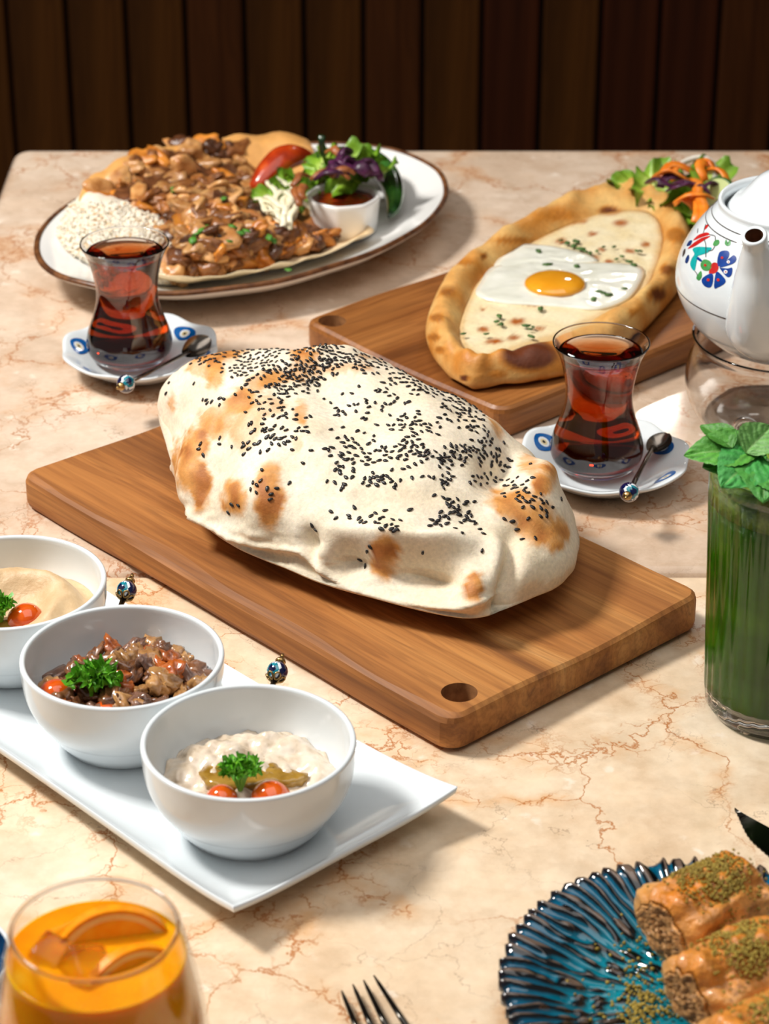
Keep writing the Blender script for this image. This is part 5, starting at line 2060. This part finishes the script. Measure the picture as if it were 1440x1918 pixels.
PULP = mat_noise('orange_pulp', S(248, 160, 20), S(255, 184, 48), 120, .25, .3, 300, .0008, sss=.6, ssr=(.012, .006, .002))


def orange_slice(label, p, m3, r, thick=.0045, half=True):
    root = thing('orange_slice', label, 'orange slice', p)
    root.rotation_euler = m3.to_euler()
    a1 = PI if half else 2 * PI
    n = 30

    def sector(r0, r1, z0, z1):
        V, Fc = [], []
        for k in range(n + 1):
            a = a1 * k / n
            for r_, z_ in ((r0, z0), (r1, z0), (r1, z1), (r0, z1)):
                V.append((r_ * math.cos(a), r_ * math.sin(a), z_))
        for k in range(n):
            for q in range(4):
                Fc.append((k * 4 + q, k * 4 + (q + 1) % 4, (k + 1) * 4 + (q + 1) % 4, (k + 1) * 4 + q))
        Fc += [(3, 2, 1, 0), (n * 4, n * 4 + 1, n * 4 + 2, n * 4 + 3)]
        return V, Fc
    mk('rind', *sector(r * .94, r, -thick / 2, thick / 2), RIND, root, smooth=False)
    mk('pith', *sector(r * .84, r * .945, -thick / 2 * .98, thick / 2 * .98), PITH, root, smooth=False)
    mk('pulp', *sector(.001, r * .845, -thick / 2 * .94, thick / 2 * .94), PULP, root, smooth=False)


def axes(x, y):
    x = Vector(x).normalized()
    y = Vector(y)
    y = (y - x * y.dot(x)).normalized()
    return Matrix((x, y, x.cross(y))).transposed()


orange_slice('orange half slice standing on edge across the middle of the orange drink', Vector((oc.x + .006, oc.y + .012, TZ + .0790)), axes((.94, .22, .12), (-.1, .15, 1)), .0265, .006)
orange_slice('orange half slice dipping into the drink against the glass wall', Vector((oc.x + .014, oc.y - .008, TZ + .0760)), axes((.72, .55, .30), (-.5, -.25, .9)), .0250, .0045)
ICE = mat_glass('ice', (1, .97, .92, 1), .02, 1.31)


def ice(label, p, rot, s):
    v, f = box(-1, 1, -1, 1, -1, 1)
    bm = bmesh.new()
    vs = [bm.verts.new(q) for q in v]
    for q in f:
        bm.faces.new([vs[i] for i in q])
    bmesh.ops.bevel(bm, geom=bm.edges[:], offset=.28, segments=3, affect='EDGES', profile=.6)
    for q in bm.verts:
        q.co += Vector((noise.noise(q.co * 1.3 + Vector(p) * 50),) * 3) * .06
        q.co *= s
    me = bpy.data.meshes.new('ice_cube')
    bm.to_mesh(me)
    bm.free()
    me.polygons.foreach_set('use_smooth', [True] * len(me.polygons))
    me.materials.append(ICE)
    o = bpy.data.objects.new('ice_cube', me)
    COL.objects.link(o)
    o.location = p
    o.rotation_euler = rot
    settag(o, label, 'ice cube')


ice('clear ice cube floating before the standing orange slice', Vector((oc.x - .004, oc.y - .009, TZ + .0925)), (.4, .3, .5), .0085)
ice('clear ice cube floating by the glass wall in the orange drink', Vector((oc.x - .018, oc.y + .002, TZ + .0905)), (.2, -.3, 1.0), .0075)

# ================================================================== blue ribbed plate with pastries
pc_ = Vector((.1455, .9155, TZ - .0012))
PRr = .0935
bp_ = thing('ribbed_plate', 'turquoise and black ribbed glazed plate with scalloped edge under the pastries', 'plate', pc_)
BGLZ = mat_vcol('turquoise_glaze', .10, .15, 200, .1, 200, .0003, coat=.6, coatr=.05)
NAp, NRp = 1000, 72
V, Fc, cols = [], [], []


def ridge(a, f):
    """branching ridges that run outwards: many at the rim, merging and breaking up towards the middle"""
    ca, sa = math.cos(a), math.sin(a)
    w1 = noise.noise(Vector((ca * 3.0, sa * 3.0, f * 2.2))) * 4.5 + noise.noise(Vector((ca * 9, sa * 9, f * 5))) * 2.6 + noise.noise(Vector((ca * 18, sa * 18, f * 3))) * 1.8
    sw = a + .22 * (1 - f)
    n = .5 + .5 * math.sin(sw * 70 + w1)
    n2 = .5 + .5 * math.sin(sw * 37 + 3.5 * noise.noise(Vector((ca * 6, sa * 6, f * 4 + 7))) + f * 3)
    k = sm(.55, .95, f)
    brk = .5 + .9 * noise.noise(Vector((ca * 10 * f, sa * 10 * f, f * 10)))
    v = n * (.35 + .65 * k) * (k + (1 - k) * max(0, brk + .25)) + (1 - k) * n2 * 1.15 * max(0, brk)
    return max(0, min(1, v)) * sm(.16, .42, f)


for i in range(NRp + 1):
    f = i / NRp
    for k in range(NAp):
        a = 2 * PI * k / NAp
        h = ridge(a, f)
        sc = 1 + .034 * ((h - .5) * .7 + .5 * noise.noise(Vector((math.cos(a) * 12, math.sin(a) * 12, 0)))) * sm(.8, 1, f)
        r = PRr * f * sc
        z = .0075 + .0135 * sm(.45, 1.0, f) ** 1.2 + .0030 * (h - .35) * sm(.15, .6, f) - .0016 * sm(.965, 1.0, f)
        V.append((r * math.cos(a), r * math.sin(a), z))
        teal = lerp(S(0, 132, 150)[:3], S(0, 92, 124)[:3], sm(.4, .95, f))
        dk = sm(.30, .52, h)
        c = lerp(teal, S(8, 10, 14)[:3], dk)
        c = lerp(c, S(120, 100, 86)[:3], .85 * sm(.84, .95, h) * sm(.40, .6, f))
        c = lerp(c, S(14, 18, 30)[:3], .7 * sm(.955, .985, f))
        cols.append(c)
for i in range(NRp):
    for k in range(NAp):
        j = (k + 1) % NAp
        Fc.append((i * NAp + k, (i + 1) * NAp + k, (i + 1) * NAp + j, i * NAp + j))
# underside
u0 = len(V)
for q, (f, z) in enumerate([(1.0, .0165), (.95, .0125), (.75, .0045), (.6, .0002), (.5, .0002), (0.02, .002)]):
    for k in range(NAp):
        a = 2 * PI * k / NAp
        sc = 1 + .034 * ((ridge(a, 1.0) - .5) * .7 + .5 * noise.noise(Vector((math.cos(a) * 12, math.sin(a) * 12, 0)))) * sm(.8, 1, f)
        V.append((PRr * f * sc * math.cos(a), PRr * f * sc * math.sin(a), z))
        cols.append(S(16, 30, 44)[:3])
prev = NRp * NAp
for q in range(6):
    cur = u0 + q * NAp
    for k in range(NAp):
        j = (k + 1) % NAp
        Fc.append((prev + k, cur + k, cur + j, prev + j))
    prev = cur
mk('plate_body', V, Fc, BGLZ, bp_, cols=cols)

FILO = mat_vcol('syrup_filo', .34, .35, 140, .9, 220, .002, coat=.4, coatr=.15, sss=.08, ssr=(.004, .002, .001))
PIST = mat_noise('ground_pistachio', S(120, 98, 26), S(170, 146, 56), 400, .7, rnd=.2)
rng = random.Random(31)


def pastry(label, x, y, z, rz, L, R, seed):
    c = px(x, y, z + R)
    root = thing('baklava_roll', label, 'pastry', c, rz, group='pastry rolls on the ribbed plate')
    V, Fc, C = [], [], []
    nu, na = 64, 96
    for i in range(nu + 1):
        s = i / nu
        xx = (s - .5) * L
        er = min(s, 1 - s) * L
        k = (1 - max(0, 1 - er / .006) ** 2 * .30)
        for j in range(na):
            a = 2 * PI * j / na
            q = R * k * (1 + .05 * math.cos(2 * a) + .045 * math.cos(4 * a + .5) + .03 * math.cos(3 * a + seed)) + .0032 * noise.noise(Vector((xx * 110, math.cos(a) * 2.2, math.sin(a) * 2.2 + seed))) + .0010 * math.sin(a * 8 + 3 * noise.noise(Vector((xx * 40, a, seed)))) + .0007 * noise.noise(Vector((xx * 420, math.cos(a) * 7, math.sin(a) * 7 + seed))) + .0010 * noise.noise(Vector((xx * 60, math.cos(a) * 9, math.sin(a) * 9 + seed)))
            yy, zz = q * 1.08 * math.cos(a), q * .95 * math.sin(a)
            V.append(Vector((xx, yy, zz)))
            g = .5 + .5 * noise.noise(Vector((xx * 70, yy * 70, zz * 70 + seed)))
            C.append(lerp(lerp(S(226, 156, 76)[:3], S(246, 196, 124)[:3], g), S(220, 130, 26)[:3], max(0, math.sin(a)) * min(1, .45 + g * .8)))
    for i in range(nu):
        for j in range(na):
            jj = (j + 1) % na
            Fc.append((i * na + j, (i + 1) * na + j, (i + 1) * na + jj, i * na + jj))
    # ends: rolled leaves, stepped in and out
    for e, s0 in ((0, -1), (nu, 1)):
        prev = e * na
        for k in range(1, 13):
            f = 1 - k / 13
            cur = len(V)
            for j in range(na):
                p = V[e * na + j]
                V.append(Vector((p.x + s0 * (.0014 * (1 if k % 2 else -.4) + .0008 * math.sin(j * .32 + k)), p.y * f, p.z * f)))
                C.append(lerp(S(236, 180, 116)[:3], S(186, 122, 66)[:3], .9 if k % 2 == 0 else .1))
            for j in range(na):
                jj = (j + 1) % na
                q = (prev + j, prev + jj, cur + jj, cur + j)
                Fc.append(q if s0 > 0 else tuple(reversed(q)))
            prev = cur
        t = tuple(prev + j for j in range(na))
        Fc.append(t if s0 > 0 else tuple(reversed(t)))
    mk('filo_roll', V, Fc, FILO, root, cols=C)
    parts = []
    for i in range(900):
        s, a = rng.gauss(.05, .17), PI / 2 + rng.gauss(.1, .55)
        if abs(s) > .46:
            continue
        q = R * 1.02
        p = Vector((s * L, q * 1.08 * math.cos(a), q * .95 * math.sin(a) + .0004))
        v, f = blob(i * .37, *(rng.uniform(.0004, .0009),) * 3, .9, 1.8, ICO1)
        parts.append(([Vector(t) + p for t in v], f))
    o = mk('pistachio_topping', *join(*parts), PIST, root)
    o['kind'] = 'stuff'


pastry('syrupy golden pastry roll at the rim of the turquoise plate, most of it uncovered', 1322, 1704, .0100, math.radians(36), .054, .0200, 1)
pastry('syrupy golden pastry roll lying between the other two rolls', 1378, 1826, .0110, math.radians(34), .056, .0190, 2)
pastry('syrupy golden pastry roll in the middle of the turquoise plate', 1456, 1948, .0110, math.radians(30), .062, .0190, 3)
parts = []
for i in range(330):
    if rng.random() < .6:
        x, y = rng.gauss(1205, 24), rng.gauss(1885, 26)
    else:
        x, y = rng.gauss(1195, 46), rng.gauss(1835, 55)
    if x > 1290 or y < 1715:
        continue
    p = px(x, y, .0095)
    d = (Vector((p.x, p.y, 0)) - Vector((pc_.x, pc_.y, 0))).length / PRr
    if d > .8:
        continue
    p.z = pc_.z + .0092 + .0135 * sm(.45, 1.0, d) ** 1.2
    v, f = blob(i * .71, *(rng.uniform(.0005, .0011),) * 3, .9, 1.8, ICO1)
    parts.append(([Vector(t) + p for t in v], f))
o = mk('pistachio_crumbs', *join(*parts), PIST, org=(pc_.x, pc_.y, pc_.z + .0092), tag=('loose green-brown pistachio crumbs scattered on the turquoise plate', 'crumbs'))
o['kind'] = 'stuff'

# ================================================================== fork, knife, blue-patterned saucer
tips = [px(640, 1856, .004), px(661, 1844, .004), px(681, 1836, .004), px(700, 1827, .004)]
roots = [px(676, 1945, .006), px(703, 1940, .006), px(731, 1938, .006), px(770, 1936, .006)]
fk = thing('fork', 'dark-reflecting polished steel fork lying with its four tines towards the dip tray', 'fork', (roots[1] + roots[2]) / 2)
fo = tuple(fk.location)
for a, b_ in zip(tips, roots):
    mk('tine', *tube([a, a.lerp(b_, .15), a.lerp(b_, .6), b_], [.0004, .0010, .0014, .0017], 10, flat=.7), DSTEEL, fk, org=fo)
mid = (roots[1] + roots[2]) / 2
dv = (mid - (tips[1] + tips[2]) / 2)
dv.z = 0
dv.normalize()
sd = Vector((-dv.y, dv.x, 0))
hv_ = [mid - dv * .004, mid + dv * .006, mid + dv * .016, mid + dv * .026, mid + dv * .045, mid + dv * .09, mid + dv * .13, mid + dv * .138]
mk('neck_and_handle', *tube([p + Vector((0, 0, dz)) for p, dz in zip(hv_, [0, 0, .001, .004, .006, .003, -.0035, -.0040])], [.0105, .0115, .0085, .0035, .0028, .0055, .0062, .003], 16, flat=[.14, .14, .2, .5, .6, .3, .26, .26]), DSTEEL, fk, org=fo)

kt, ka, kb = px(1376, 1508, .0022), px(1448, 1550, .0022), px(1448, 1590, .0022)
kd = ((ka + kb) / 2 - kt)
kd.z = 0
kd.normalize()
ks = Vector((-kd.y, kd.x, 0))
kn = thing('table_knife', 'dark-reflecting steel table knife with a serrated pointed blade near the turquoise plate', 'knife', kt + kd * .08)
ko = tuple(kn.location)
V, Fc = [], []
NB = 60
for i in range(NB + 1):
    s = i / NB
    x = s * .10
    up_ = .0085 * sm(0, .45, s) ** .8
    lo = -.0085 * sm(0, .3, s) ** .7 - .0005 * (i % 2)
    for y, z in ((up_, .0016), (up_, .0004), (lo, .0001), (lo, .0006)):
        V.append(kt + kd * x + ks * y + Vector((0, 0, z - .0022 - .0008)))
for i in range(NB):
    for q in range(4):
        Fc.append((i * 4 + q, (i + 1) * 4 + q, (i + 1) * 4 + (q + 1) % 4, i * 4 + (q + 1) % 4))
Fc += [(3, 2, 1, 0), (NB * 4, NB * 4 + 1, NB * 4 + 2, NB * 4 + 3)]
mk('blade', V, Fc, DSTEEL, kn, smooth=False, org=ko)
mk('handle', *tube([kt + kd * x + Vector((0, 0, z)) for x, z in ((.098, .001), (.104, .003), (.12, .004), (.17, .004), (.19, .003), (.193, .002))], [.004, .006, .0065, .0075, .0075, .003], 14, flat=.5), DSTEEL, kn, org=ko)

sc_ = px(-128, 1795, .016)
sc_.z = TZ - .0012
ds = thing('blue_dish', 'small white dish with dark blue glazed inside at the edge beside the orange drink', 'dish', sc_)
mk('dish_body', *lathe([(0, .002), (.022, .002), (.024, 0), (.027, .0006), (.034, .010), (.0365, .0170), (.0362, .0182), (.0352, .0182), (.0346, .0172)], 64), PORC, ds)
DBL = mat_noise('dark_blue_glaze', S(4, 30, 66), S(10, 74, 116), 60, .1, coat=.6)
mk('glazed_inside', *lathe([(.0348, .0176), (.0325, .0105), (.026, .0045), (.015, .0034), (0, .0034)], 64), DBL, ds)
